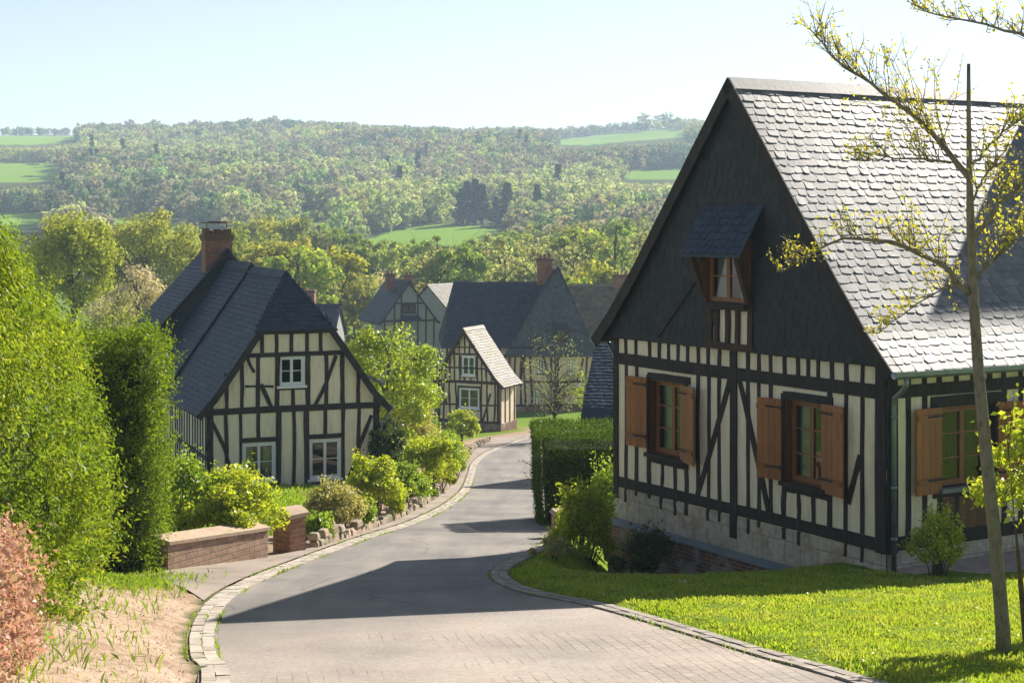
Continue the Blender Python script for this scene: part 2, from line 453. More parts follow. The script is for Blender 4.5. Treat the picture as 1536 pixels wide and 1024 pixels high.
# ---- road: one ribbon, sett paving near the viewer turning to asphalt further down
def mat_road():
    m, t, out = nt('road_surface')
    v = objco(t)
    sep = t.nodes.new('ShaderNodeSeparateXYZ'); L(t, v, sep.inputs[0])
    na = noise(t, 55, 4, .7, v); nb_ = noise(t, .55, 6, .6, v)
    asp = ramp(t, [(.25, (.125, .115, .105)), (.75, (.225, .208, .19))]); L(t, na.outputs['Fac'], asp.inputs['Fac'])
    wear = ramp(t, [(.28, (.60, .60, .62)), (.5, (.98, .97, .96)), (.72, (1.26, 1.23, 1.18))]); L(t, nb_.outputs['Fac'], wear.inputs['Fac'])
    aspc = mixc(t, .9, asp.outputs['Color'], wear.outputs['Color'], 'MULTIPLY')
    # worn tyre lines and cracks
    mp = t.nodes.new('ShaderNodeMapping'); mp.inputs['Rotation'].default_value = (0, 0, math.radians(-98)); L(t, v, mp.inputs['Vector'])
    wv = noise(t, 1.1, 3, .5, v)
    wob = mixc(t, .10, mp.outputs['Vector'], wv.outputs['Color'], 'ADD')
    b = t.nodes.new('ShaderNodeTexBrick'); L(t, wob, b.inputs['Vector'])
    b.inputs['Scale'].default_value = 1; b.inputs['Brick Width'].default_value = .24; b.inputs['Row Height'].default_value = .14
    b.inputs['Mortar Size'].default_value = .009; b.inputs['Mortar Smooth'].default_value = .5; b.inputs['Bias'].default_value = -.1
    b.inputs['Color1'].default_value = (.265, .228, .198, 1); b.inputs['Color2'].default_value = (.325, .278, .243, 1); b.inputs['Mortar'].default_value = (.15, .115, .09, 1)
    plain = ramp(t, [(.3, (.225, .197, .172)), (.5, (.29, .254, .224)), (.75, (.36, .32, .285))]); npl = noise(t, 34, 6, .75, v); L(t, npl.outputs['Fac'], plain.inputs['Fac'])
    # joints show only here and there, the rest has filled with grit
    njm = noise(t, .75, 5, .6, v); jx = t.nodes.new('ShaderNodeMath'); jx.operation = 'MULTIPLY_ADD'; L(t, sep.outputs[0], jx.inputs[0]); jx.inputs[1].default_value = .055; L(t, njm.outputs['Fac'], jx.inputs[2])
    jr = ramp(t, [(.45, (0, 0, 0)), (.62, (1, 1, 1))]); L(t, jx.outputs[0], jr.inputs['Fac'])
    npv = noise(t, 20, 5, .7, v)
    pv = ramp(t, [(.25, (.70, .69, .68)), (.75, (1.28, 1.27, 1.25))]); L(t, npv.outputs['Fac'], pv.inputs['Fac'])
    pc = mixc(t, jr.outputs['Color'], plain.outputs['Color'], b.outputs['Color'])
    nrd = noise(t, .9, 4, .6, v); rr_ = ramp(t, [(.4, (1, 1, 1)), (.7, (1.07, .99, .96))]); L(t, nrd.outputs['Fac'], rr_.inputs['Fac'])
    pc = mixc(t, 1.0, pc, rr_.outputs['Color'], 'MULTIPLY')
    pc = mixc(t, .9, pc, pv.outputs['Color'], 'MULTIPLY')
    pc = mixc(t, .8, pc, wear.outputs['Color'], 'MULTIPLY')
    # where the setts end
    ad = t.nodes.new('ShaderNodeMath'); ad.operation = 'MULTIPLY_ADD'; L(t, nb_.outputs['Fac'], ad.inputs[0]); ad.inputs[1].default_value = 2.2; L(t, sep.outputs[1], ad.inputs[2])
    mx = t.nodes.new('ShaderNodeMath'); mx.operation = 'MULTIPLY_ADD'; L(t, sep.outputs[0], mx.inputs[0]); mx.inputs[1].default_value = -1.1; L(t, ad.outputs[0], mx.inputs[2])
    mr = t.nodes.new('ShaderNodeMapRange'); mr.inputs[1].default_value = 20.5; mr.inputs[2].default_value = 23.2; L(t, mx.outputs[0], mr.inputs[0])
    # asphalt: tyre-worn pale tracks, patch repairs, fine cracks
    ncr = t.nodes.new('ShaderNodeTexVoronoi'); ncr.feature = 'DISTANCE_TO_EDGE'; ncr.inputs['Scale'].default_value = .42
    wcr = noise(t, 2.5, 5, .7, v); vcr = mixc(t, .12, v, wcr.outputs['Color'], 'ADD'); L(t, vcr, ncr.inputs['Vector'])
    rcr = ramp(t, [(.0, (.55, .55, .55)), (.012, (1, 1, 1))]); L(t, ncr.outputs['Distance'], rcr.inputs['Fac'])
    aspc = mixc(t, .8, aspc, rcr.outputs['Color'], 'MULTIPLY')
    vtr = objco(t, (1.6, .16, 1), (0, 0, .12)); ntr = noise(t, 1.0, 5, .6, vtr); rtr = ramp(t, [(.35, (.82, .82, .83)), (.68, (1.28, 1.24, 1.19))]); L(t, ntr.outputs['Fac'], rtr.inputs['Fac'])
    aspc = mixc(t, .9, aspc, rtr.outputs['Color'], 'MULTIPLY')
    c = mixc(t, mr.outputs[0], pc, aspc)
    vsp = t.nodes.new('ShaderNodeTexVoronoi'); vsp.inputs['Scale'].default_value = 9; L(t, v, vsp.inputs['Vector'])
    rsp = ramp(t, [(.05, (.62, .58, .52)), (.10, (1, 1, 1))]); L(t, vsp.outputs['Distance'], rsp.inputs['Fac'])
    nsp = noise(t, .7, 3, .6, v); rs2 = ramp(t, [(.5, (0, 0, 0)), (.6, (1, 1, 1))]); L(t, nsp.outputs['Fac'], rs2.inputs['Fac'])
    c = mixc(t, rs2.outputs['Color'], c, mixc(t, 1.0, c, rsp.outputs['Color'], 'MULTIPLY'))
    inv = t.nodes.new('ShaderNodeMath'); inv.operation = 'SUBTRACT'; inv.inputs[0].default_value = 1; L(t, mr.outputs[0], inv.inputs[1])
    jm = t.nodes.new('ShaderNodeMath'); jm.operation = 'MULTIPLY'; L(t, b.outputs['Fac'], jm.inputs[0]); jm2 = t.nodes.new('ShaderNodeMath'); jm2.operation = 'MULTIPLY'; L(t, inv.outputs[0], jm2.inputs[0]); L(t, jr.outputs['Color'], jm2.inputs[1]); L(t, jm2.outputs[0], jm.inputs[1])
    hh = mixc(t, .4, jm.outputs[0], na.outputs['Fac'])
    bp = t.nodes.new('ShaderNodeBump'); bp.inputs['Strength'].default_value = .45; bp.inputs['Distance'].default_value = .012; bp.invert = True
    L(t, hh, bp.inputs['Height'])
    principled(t, out, c, .8, bp.outputs['Normal'], .35)
    return m
W = np.linspace(0, 1, 15)
RV = RLs[:, None, :] * (1 - W[None, :, None]) + RRs[:, None, :] * W[None, :, None]
RVz = P(RV[..., 1])
nA, nB = RV.shape[:2]; idx = np.arange(nA * nB).reshape(nA, nB)
rf = np.stack([idx[:-1, :-1], idx[:-1, 1:], idx[1:, 1:], idx[1:, :-1]], -1).reshape(-1, 4)
me = mesh_np(np.concatenate([RV, RVz[..., None]], -1).reshape(-1, 3), rf, 'road', mat_road(), smooth=True)
tag(link('road', me), kind='structure')

def offset_line(C, d):
    t = np.gradient(C, axis=0); t = t / np.linalg.norm(t, axis=1, keepdims=True)
    return C + np.stack([-t[:, 1], t[:, 0]], 1) * d
def arc(C):
    return np.concatenate([[0], np.cumsum(np.linalg.norm(np.diff(C, axis=0), axis=1))])
def resample(C, step):
    s = arc(C); q = np.arange(0, s[-1], step)
    return np.stack([np.interp(q, s, C[:, 0]), np.interp(q, s, C[:, 1])], 1)

M_SETT = mat_island('kerb_sett', [(0.369, 0.316, 0.260), (0.426, 0.369, 0.311), (0.336, 0.287, 0.235), (0.451, 0.394, 0.336), (0.385, 0.344, 0.302)], .85, .3, 25, .35)
M_SETT_R = mat_island('kerb_sett_grey', [(0.234, 0.202, 0.180), (0.306, 0.267, 0.228), (0.270, 0.230, 0.199), (0.333, 0.294, 0.257)], .85, .3, 25, .35)
M_JOINT = mat_var('kerb_joint', (.14, .12, .09), (.22, .19, .14), 6, .95, .4, 50, .2, c3=(.12, .15, .05))
def kerb(C, side, rows, name, mat, h=.024):
    """rows of setts along a road edge, side +1 = left of travel"""
    mb = MB(); rng = random.Random(3)
    bed = MB()
    off = 0.004
    O0 = resample(offset_line(C, side * 0.0), .5); O1 = resample(offset_line(C, side * (sum(rows) + .03)), .5)
    inner = offset_line(C, 0.0); outer = offset_line(C, side * (sum(rows) + .03))
    for i in range(len(C) - 1):
        q = [(*inner[i], P(inner[i][1]) + .005), (*inner[i + 1], P(inner[i + 1][1]) + .005), (*outer[i + 1], P(outer[i + 1][1]) + .012), (*outer[i], P(outer[i][1]) + .012)]
        mb.cur = 1
        mb.quad(*(q if side < 0 else q[::-1]))
    mb.cur = 0
    for w in rows:
        A = offset_line(C, side * off); s = arc(A)
        p = rng.random() * .2
        while p < s[-1] - .4:
            ln = rng.uniform(.17, .30)
            pts = []
            for q, dd in ((p + .003, 0), (p + ln - .003, 0), (p + ln - .003, 1), (p + .003, 1)):
                x = np.interp(q, s, A[:, 0]); y = np.interp(q, s, A[:, 1])
                x2 = np.interp(q + .05, s, A[:, 0]); y2 = np.interp(q + .05, s, A[:, 1])
                tx, ty = x2 - x, y2 - y; l = math.hypot(tx, ty) + 1e-9
                nx, ny = -ty / l * side, tx / l * side
                k = (w - .008) * dd + rng.uniform(-.004, .004)
                pts.append((x + nx * k, y + ny * k))
            hh = h + rng.uniform(-.005, .005) + off * .05
            bt = [(a, b, float(P(b)) - .05) for a, b in pts]; tp = [(a, b, float(P(b)) + hh + rng.uniform(-.003, .003)) for a, b in pts]
            if side < 0: bt, tp = bt[::-1], tp[::-1]
            mb.hexa(bt, tp)
            p += ln
        off += w
    o = mb.build(name, [mat, M_JOINT])
    tag(o, kind='structure')
CL = RLs[(RLs[:, 1] > 7)]
CR = RRs[(RRs[:, 1] > 7) & (RRs[:, 1] < 60)]
kerb(CL, +1, (.135, .135), 'kerb', M_SETT)
kerb(CR, -1, (.13, .14), 'kerb', M_SETT_R, .022)

# ---- pavement on the left between kerb and garden walls
WALLLINE = np.array([road_at(*p) for p in [(236, 866), (262, 856), (330, 847), (404, 836), (456, 826), (520, 806), (600, 776), (655, 744), (686, 716), (694, 696), (714, 672), (746, 657)]])
WL = catmull(WALLLINE, 8)
def mat_pave():
    m, t, out = nt('pavement_asphalt')
    v = objco(t)
    n1 = noise(t, .8, 7, .65, v); n2 = noise(t, 40, 4, .7, v)
    a = ramp(t, [(.25, (.20, .165, .14)), (.55, (.30, .245, .21)), (.8, (.36, .29, .24))]); L(t, n1.outputs['Fac'], a.inputs['Fac'])
    g = ramp(t, [(.25, (.75, .75, .75)), (.75, (1.2, 1.2, 1.2))]); L(t, n2.outputs['Fac'], g.inputs['Fac'])
    c = mixc(t, .9, a.outputs['Color'], g.outputs['Color'], 'MULTIPLY')
    n3 = noise(t, 1.9, 8, .75, v)
    ms = ramp(t, [(.56, (0, 0, 0)), (.66, (1, 1, 1))]); L(t, n3.outputs['Fac'], ms.inputs['Fac'])
    c = mixc(t, ms.outputs['Color'], c, (.13, .15, .045))
    principled(t, out, c, .9, bump(t, n2.outputs['Fac'], .35, .015), .25)
    return m
KO = offset_line(RLs, .33); KO = KO[(KO[:, 1] > WL[0][1] - 3.5) & (KO[:, 1] < 93)]
mb = MB()
kk = np.linspace(0, 1, 110)
sK, sW = arc(KO), arc(WL)
rows_ = []
for q in kk:
    a = np.array([np.interp(q * sK[-1], sK, KO[:, 0]), np.interp(q * sK[-1], sK, KO[:, 1])])
    # nearest point of the wall line to this kerb point
    d = np.linalg.norm(WL - a, axis=1); b = WL[int(np.argmin(d))]
    rows_.append([a * (1 - w) + b * w for w in np.linspace(0, 1.06, 8)])
for i in range(len(rows_) - 1):
    for j in range(7):
        q = [rows_[i][j], rows_[i + 1][j], rows_[i + 1][j + 1], rows_[i][j + 1]]
        mb.quad(*[(p[0], p[1], float(max(P(p[1]) + .030, ground(p[0], p[1]) + .022))) for p in q[::-1]])
tag(mb.build('pavement', mat_pave(), smooth=True), kind='structure')
# ------------------------------------------------------------------ house materials
def mat_plaster(name, c1, c2, stain):
    m, t, out = nt(name)
    v = objco(t)
    n = noise(t, 1.4, 6, .6, v)
    r = ramp(t, [(.3, c1), (.7, c2)]); L(t, n.outputs['Fac'], r.inputs['Fac'])
    vs = objco(t, (6, 6, .8)); n2 = noise(t, 1.2, 7, .7, vs)
    rs = ramp(t, [(.47, (0, 0, 0)), (.76, (.72, .72, .72))]); L(t, n2.outputs['Fac'], rs.inputs['Fac'])
    c = mixc(t, rs.outputs['Color'], r.outputs['Color'], stain)
    nb = noise(t, 28, 6, .7, v); n3 = noise(t, 4, 3, .5, v)
    h = mixc(t, .5, nb.outputs['Fac'], n3.outputs['Fac'])
    principled(t, out, c, .9, bump(t, h, .35, .02), .2)
    return m
def mat_timber(name, c1, c2, rough=.75):
    m, t, out = nt(name)
    v = objco(t)
    n = noise(t, 3, 4, .6, v)
    vg = objco(t, (22, 22, 2.5)); g = noise(t, 1, 6, .7, vg)
    r = ramp(t, [(.3, c1), (.72, c2)]); L(t, g.outputs['Fac'], r.inputs['Fac'])
    mul = ramp(t, [(.3, (.7, .7, .7)), (.7, (1.25, 1.25, 1.25))]); L(t, n.outputs['Fac'], mul.inputs['Fac'])
    c = mixc(t, .8, r.outputs['Color'], mul.outputs['Color'], 'MULTIPLY')
    principled(t, out, c, rough, bump(t, g.outputs['Fac'], .5, .015), .3)
    return m
def mat_wood(name, c1, c2, c3):
    m, t, out = nt(name)
    g_ = t.nodes.new('ShaderNodeNewGeometry')
    v = objco(t, (18, 18, 1.6))
    n = noise(t, 1.3, 7, .65, v, .6)
    r = ramp(t, [(.25, c1), (.5, c2), (.8, c3)]); L(t, n.outputs['Fac'], r.inputs['Fac'])
    isl = ramp(t, [(0, (.75, .75, .75)), (1, (1.2, 1.2, 1.2))]); L(t, g_.outputs['Random Per Island'], isl.inputs['Fac'])
    c = mixc(t, 1.0, r.outputs['Color'], isl.outputs['Color'], 'MULTIPLY')
    principled(t, out, c, .5, bump(t, n.outputs['Fac'], .25, .01), .4)
    return m
def mat_glass(name, tint=(.02, .025, .03), alpha=.35):
    m, t, out = nt(name)
    gl = t.nodes.new('ShaderNodeBsdfGlossy'); gl.inputs['Roughness'].default_value = .03; gl.inputs['Color'].default_value = (.95, .97, 1, 1)
    v = objco(t); n = noise(t, 2.2, 2, .5, v); L(t, bump(t, n.outputs['Fac'], .06, .05), gl.inputs['Normal'])
    tr = t.nodes.new('ShaderNodeBsdfTransparent'); tr.inputs['Color'].default_value = (.8, .85, .85, 1)
    fr = t.nodes.new('ShaderNodeFresnel'); fr.inputs['IOR'].default_value = 1.75
    mx = t.nodes.new('ShaderNodeMixShader'); L(t, fr.outputs[0], mx.inputs[0]); L(t, tr.outputs[0], mx.inputs[1]); L(t, gl.outputs[0], mx.inputs[2])
    L(t, mx.outputs[0], out.inputs['Surface'])
    return m

M_PLASTER = mat_plaster('cream_plaster', (.77, .66, .48), (.84, .74, .57), (.46, .37, .25))
M_PLASTER_B = mat_plaster('cream_plaster_warm', (.78, .68, .52), (.85, .76, .61), (.47, .37, .26))
M_PLASTER_C = mat_plaster('old_cream_plaster', (.70, .57, .40), (.78, .66, .49), (.34, .24, .17))
M_PLASTER_P = mat_plaster('pinkish_plaster', (.60, .45, .36), (.70, .55, .44), (.32, .22, .17))
M_PLASTER_G = mat_plaster('grey_render', (.22, .225, .235), (.30, .30, .31), (.15, .15, .15))
M_TIMBER = mat_timber('dark_timber', (.012, .010, .009), (.050, .042, .036))
M_TIMBER_OLD = mat_timber('old_brown_timber', (.03, .018, .012), (.075, .047, .032))
M_OAK = mat_wood('shutter_wood', (.15, .052, .013), (.265, .096, .022), (.34, .135, .036))
M_OAKF = mat_wood('window_wood', (.18, .07, .02), (.28, .115, .035), (.34, .15, .05))
M_OAKD = mat_wood('dark_panel_wood', (.07, .028, .012), (.12, .05, .02), (.16, .07, .03))
M_WHITE = mat_var('white_paint', (.72, .73, .74), (.82, .82, .82), 8, .45, .05, 60, .4)
M_GLASS = mat_glass('window_glass')
M_CURT = mat_var('curtain_cloth', (.45, .46, .46), (.62, .62, .60), 3, .9, .3, 12, .1, (6, 6, .4))
M_SLATE = mat_island('roof_slate', [(.085, .09, .105), (.13, .132, .145), (.10, .102, .112), (.16, .158, .165), (.06, .066, .082), (.12, .118, .125), (.19, .18, .18), (.10, .10, .10)], .47, .38, 14, .12)
M_SLATE_SHADE = mat_island('slate_shade_blue', [(.022, .036, .060), (.034, .050, .078), (.028, .042, .068), (.042, .058, .084), (.019, .031, .052)], .6, .28, 18, .3)  # slate of shaded slopes and hoods, the blue of shade in its colour
M_SLATE_O = mat_island('old_mossy_slate', [(.16, .14, .12), (.22, .19, .165), (.13, .12, .11), (.25, .22, .19)], .7, .4, 18, .4, mossy=(.16, .15, .05))
M_SLATE_D = mat_island('lighter_hip_slate', [(.050, .062, .082), (.072, .084, .104), (.058, .070, .090), (.088, .098, .115), (.044, .055, .074)], .6, .3, 18, .3)  # lighter copy of the blue slate, used on the farmhouse hip alone
M_SLATE_H = mat_island('gable_slate', [(.021, .027, .029), (.029, .035, .036), (.025, .030, .032), (.034, .040, .041)], .7, .3, 18, .3)
M_DECK = mat_var('roof_underlay', (.03, .028, .027), (.05, .045, .042), 5, .9, .2, 30, .2)
M_BRICK = mat_brick('red_brick', (.30, .105, .062), (.22, .075, .045), (.26, .20, .16))
M_BRICK_PL = mat_brick('plinth_brick', (.22, .10, .065), (.16, .075, .05), (.25, .21, .18), patch=(.36, .34, .32))
M_BRICK_W = mat_brick('garden_wall_stone', (.42, .29, .21), (.32, .205, .145), (.25, .19, .15), 1, .30, .10, moss=None, msz=.014)
M_BRICK_P = mat_brick('pillar_brick', (.36, .17, .10), (.27, .12, .075), (.30, .23, .17), 1, .24, .085)
M_STONE = mat_brick('pale_plinth_stone', (.52, .47, .40), (.44, .40, .34), (.33, .28, .22), 1, .42, .75, patch=(.36, .27, .19), msz=.012)
M_LEAD = mat_var('lead_sheet', (.10, .125, .14), (.16, .185, .20), 3, .45, .15, 20, .5)
M_ZINC = mat_var('zinc', (.16, .20, .22), (.25, .29, .30), 4, .4, .1, 30, .6, (1, 1, 1), .6)
M_TERRA = mat_var('chimney_pot_clay', (.10, .06, .045), (.20, .11, .07), 6, .85, .3, 30, .3)

# ------------------------------------------------------------------ house building helpers
def house_root(name, label, cat, origin, u, zb, group=None):
    o = thing(name, label, cat, (origin[0], origin[1], zb), math.atan2(u[1], u[0]), group)
    o['zb0'] = float(zb)
    return o

# a face maps (a = along the face, d = outward, z) to house coordinates
def face_front(a, d, z): return (a, -d, z)
def face_right(w): return lambda a, d, z: (w + d, a, z)
def face_left(length): return lambda a, d, z: (-d, length - a, z)
def face_back(w, length): return lambda a, d, z: (w - a, length + d, z)

def fbox(mb, F, a0, a1, d0, d1, z0, z1):
    mb.hexa([F(a0, d1, z0), F(a1, d1, z0), F(a1, d0, z0), F(a0, d0, z0)], [F(a0, d1, z1), F(a1, d1, z1), F(a1, d0, z1), F(a0, d0, z1)])

_br = random.Random(21)
def beam(mb, F, p, q, w, d=.02, wob=.012, segs=5, d0=-.03):
    """hand-hewn timber lying on a wall face from p to q (a, z), w wide, proud by d"""
    d = d + _br.uniform(-.0025, .0025)
    p, q = Vector((p[0], p[1], 0)), Vector((q[0], q[1], 0)); t = (q - p).normalized(); n = Vector((-t.y, t.x, 0))
    bow = _br.uniform(-wob, wob) * 1.1
    A, B = [], []
    for i in range(segs + 1):
        k = i / segs; c = p.lerp(q, k) + n * bow * math.sin(k * math.pi)
        A.append(c + n * (w / 2 + _br.uniform(-wob, wob) * .55)); B.append(c - n * (w / 2 + _br.uniform(-wob, wob) * .55))
    vs = []; fs = []
    for a, b in zip(A, B):
        vs += [F(a.x, d, a.y), F(b.x, d, b.y), F(a.x, d0, a.y), F(b.x, d0, b.y)]
    for i in range(segs):
        o, p2 = i * 4, i * 4 + 4
        fs += [(o, o + 1, p2 + 1, p2), (o + 2, o, p2, p2 + 2), (o + 1, o + 3, p2 + 3, p2 + 1)]
    fs += [(0, 2, 3, 1), (segs * 4, segs * 4 + 1, segs * 4 + 3, segs * 4 + 2)]
    mb.add(vs, fs)

def clip(poly, inside, cut):
    out = []
    for i in range(len(poly)):
        a, b = poly[i - 1], poly[i]
        ia, ib = inside(a), inside(b)
        if ia != ib: out.append(cut(a, b))
        if ib: out.append(b)
    return out
def clip_convex(poly, outline):
    for i in range(len(outline)):
        a, b = outline[i], outline[(i + 1) % len(outline)]
        ex, ey = b[0] - a[0], b[1] - a[1]
        s = lambda p: ex * (p[1] - a[1]) - ey * (p[0] - a[0])
        def cut(p, q):
            sp, sq = s(p), s(q); t = sp / (sp - sq); return (p[0] + (q[0] - p[0]) * t, p[1] + (q[1] - p[1]) * t)
        poly = clip(poly, lambda p: s(p) >= -1e-9, cut)
        if len(poly) < 3: return []
    return poly
def skin(mb, F, outline, holes=(), d=0.0):
    """wall face with a convex outline (a, z), counter-clockwise, and rectangular openings"""
    xs = sorted({p[0] for p in outline} | {h[0] for h in holes} | {h[1] for h in holes})
    zs = sorted({min(p[1] for p in outline), max(p[1] for p in outline)} | {h[2] for h in holes} | {h[3] for h in holes})
    for i in range(len(xs) - 1):
        for j in range(len(zs) - 1):
            x0, x1, z0, z1 = xs[i], xs[i + 1], zs[j], zs[j + 1]
            cx, cz = (x0 + x1) / 2, (z0 + z1) / 2
            if any(h[0] < cx < h[1] and h[2] < cz < h[3] for h in holes): continue
            pl = clip_convex([(x0, z0), (x1, z0), (x1, z1), (x0, z1)], outline)
            if len(pl) >= 3: mb.quad(*[F(x, d, z) for x, z in pl])

def window(root, F, a0, a1, z0, z1, depth, fm, jm, cols=2, rows=3, fw=.055, curtain=True, sill=None, sill_out=.09, label=None, lining=None, casement=.045):
    """window > pane, sill, curtain; the frame sits back in its opening"""
    mb = MB(); D = -depth
    # reveal
    mb.cur = 1
    e = .002
    fbox(mb, F, a0 - .02, a0, D - .05, .006, z0, z1); fbox(mb, F, a1, a1 + .02, D - .05, .006, z0, z1)
    fbox(mb, F, a0 - .02, a1 + .02, D - .05, .006, z1, z1 + .02); fbox(mb, F, a0 - .02, a1 + .02, D - .05, .006, z0 - .02, z0)
    mb.cur = 0
    fbox(mb, F, a0, a0 + fw, D - .04, D + .02, z0, z1); fbox(mb, F, a1 - fw, a1, D - .04, D + .02, z0, z1)
    fbox(mb, F, a0 + fw, a1 - fw, D - .04, D + .02, z1 - fw, z1); fbox(mb, F, a0 + fw, a1 - fw, D - .04, D + .02, z0, z0 + fw)
    cw = (a1 - a0 - 2 * fw) / cols
    for c in range(cols):
        x0, x1 = a0 + fw + c * cw, a0 + fw + (c + 1) * cw
        k = casement
        fbox(mb, F, x0 + .002, x0 + k, D - .02, D + .035, z0 + fw, z1 - fw); fbox(mb, F, x1 - k, x1 - .002, D - .02, D + .035, z0 + fw, z1 - fw)
        fbox(mb, F, x0 + k, x1 - k, D - .02, D + .033, z0 + fw + .002, z0 + fw + k); fbox(mb, F, x0 + k, x1 - k, D - .02, D + .033, z1 - fw - k, z1 - fw - .002)
        for r in range(1, rows):
            zz = z0 + fw + (z1 - z0 - 2 * fw) * r / rows
            fbox(mb, F, x0 + k, x1 - k, D - .012, D + .022, zz - .011, zz + .011)
    w = mb.build('window', [fm, jm], root)
    if label: w['label'] = label
    g = MB(); g.quad(F(a0 + fw, D + .005, z0 + fw), F(a1 - fw, D + .005, z0 + fw), F(a1 - fw, D + .005, z1 - fw), F(a0 + fw, D + .005, z1 - fw))
    p = g.build('pane', M_GLASS, root); p.parent = w
    if curtain:
        wd = (a1 - a0)
        for x0, x1 in ((a0 + fw * .5, a0 + wd * .34), (a1 - wd * .34, a1 - fw * .5)):
            n = 14; prev = None; c = MB()
            for i in range(n + 1):
                x = x0 + (x1 - x0) * i / n; dd = D - .12 - .025 * math.sin(i * 1.9)
                if prev: c.quad(F(prev[0], prev[1], z0 + .02), F(x, dd, z0 + .02), F(x, dd, z1 - .02), F(prev[0], prev[1], z1 - .02))
                prev = (x, dd)
            cc = c.build('curtain', M_CURT, root, True); cc.parent = w
    if sill:
        s = MB()
        fbox(s, F, a0 - .06, a1 + .06, D + .0, sill_out, z0 - .075, z0 - .003)
        ss = s.build('sill', sill, root); ss.parent = w
    return w

def shutter(root, F, ah, width, z0, z1, ang, side, mat=None, label=None):
    """plank shutter hinged at ah on the face; side +1 opens away to growing a; ang = degrees off the wall"""
    mb = MB(); c, s = math.cos(math.radians(ang)), math.sin(math.radians(ang))
    d_h = .045
    def G(u, n, z):   # u along the shutter, n its thickness direction (outward)
        return F(ah + side * (u * c - n * s * 1.0), d_h + u * s + n * c, z)
    rn = random.Random(int(ah * 100) + 5)
    nb = 4; bw = width / nb
    for i in range(nb):
        j = rn.uniform(-.004, .004)
        pts = [(i * bw + .003, 0), ((i + 1) * bw - .003, 0), ((i + 1) * bw - .003, .03), (i * bw + .003, .03)]
        b = [G(u, n, z0 + j) for u, n in pts]; t = [G(u, n, z1 + j) for u, n in pts]
        if side > 0: b, t = b[::-1], t[::-1]
        mb.hexa(b, t)
    H = z1 - z0
    for k in (.12, .86):
        pts = [(.01, .0305), (width - .01, .0305), (width - .01, .056), (.01, .056)]
        b = [G(u, n, z0 + H * k) for u, n in pts]; t = [G(u, n, z0 + H * k + .09) for u, n in pts]
        if side > 0: b, t = b[::-1], t[::-1]
        mb.hexa(b, t)
    o = mb.build('shutter', mat or M_OAK, root)
    for k in (.16, .90):
        hb = MB()
        pts = [(-.03, .0565), (width * .6, .0565), (width * .6, .062), (-.03, .062)]
        b = [G(u, n, z0 + H * k - .015) for u, n in pts]; t = [G(u, n, z0 + H * k + .02) for u, n in pts]
        if side > 0: b, t = b[::-1], t[::-1]
        hb.hexa(b, t)
        h = hb.build('hinge', M_TIMBER, root); h.parent = o
    if label: o['label'] = label
    return o

class Slope:
    """roof slope: eave line from O along unit u, profile rising inward (list of (h, z)); h measured along unit w"""
    def __init__(self, O, u, w, prof):
        self.O, self.u, self.w = Vector(O), Vector(u), Vector(w)
        self.pr = prof
        self.s = [0]
        for (h0, z0), (h1, z1) in zip(prof, prof[1:]): self.s.append(self.s[-1] + math.hypot(h1 - h0, z1 - z0))
        self.n0 = None
    def hz(self, v):
        v = min(max(v, -.3), self.s[-1] + .3)
        i = 0
        while i < len(self.s) - 2 and v > self.s[i + 1]: i += 1
        t = (v - self.s[i]) / (self.s[i + 1] - self.s[i]); (h0, z0), (h1, z1) = self.pr[i], self.pr[i + 1]
        l = self.s[i + 1] - self.s[i]
        return h0 + (h1 - h0) * t, z0 + (z1 - z0) * t, ((h1 - h0) / l, (z1 - z0) / l)
    def pt(self, a, v, lift=0.0):
        h, z, (dh, dz) = self.hz(v)
        p = self.O + self.u * a + self.w * (h - dz * lift); return Vector((p.x, p.y, p.z + z + dh * lift))

def slates(mb, S, left, right, ev=.2, wd=.26, seed=1, thick=.014, jit=1.0, v0=0.0, v1=None, lift=.01, chamfer=.35, tj=1.0):
    """courses of loose slates; left(v), right(v) bound each course"""
    rn = random.Random(seed); v1 = S.s[-1] if v1 is None else v1
    nrow = int(math.ceil((v1 - v0) / ev)); ev = (v1 - v0) / nrow
    for r in range(nrow):
        v = v0 + r * ev
        l0, r0 = left(v + ev * .5), right(v + ev * .5)
        if r0 - l0 < .03: continue
        a = l0 - (rn.random() * wd * .9 if r % 2 else rn.random() * wd * .35)
        while a < r0:
            w = wd * rn.uniform(1 - .28 * jit, 1 + .28 * jit)
            x0, x1 = max(a, l0), min(a + w - .006, r0)
            a += w
            if x1 - x0 < (.04 if x0 > l0 + 1e-6 else .012): continue
            dv = rn.uniform(-.10, .10) * ev * jit
            tl = rn.uniform(0, .012) * jit * tj; tr = rn.uniform(0, .012) * jit * tj
            sk = rn.uniform(-.03, .03) * jit
            top = min(v + ev * 1.55, v1 + .02)
            cb = chamfer * (x1 - x0) * rn.uniform(.5, 1.3); cv = ev * .30 * rn.uniform(.4, 1.2) * (1 if chamfer > 0 else 0)
            vb = v + dv
            edge = x0 <= l0 + 1e-6
            cl = 0.0 if edge else cb * rn.uniform(.3, 1); vl = .001 if edge else cv * rn.uniform(.2, 1.2)
            if edge: tl = tr = 0; vb = v
            pts = [(x0 + sk * 0, top, lift), (x1, top, lift),
                   (x1, vb + cv + sk * .3, lift + thick * 1.3 + tr), (x1 - cb, vb, lift + thick * 1.5 + tr), (x0 + cl + .001, vb + (0 if edge else sk * .4), lift + thick * 1.5 + tl), (x0, vb + vl, lift + thick * 1.3 + tl)]
            up = [S.pt(*p) for p in pts]
            dn = [S.pt(p[0], p[1], p[2] - thick) for p in pts[2:]]
            V = up + dn
            fcs = [(0, 5, 4, 3, 2, 1), (2, 3, 7, 6), (3, 4, 8, 7), (4, 5, 9, 8), (5, 0, 9), (1, 2, 6)]
            mb.add(V, fcs)

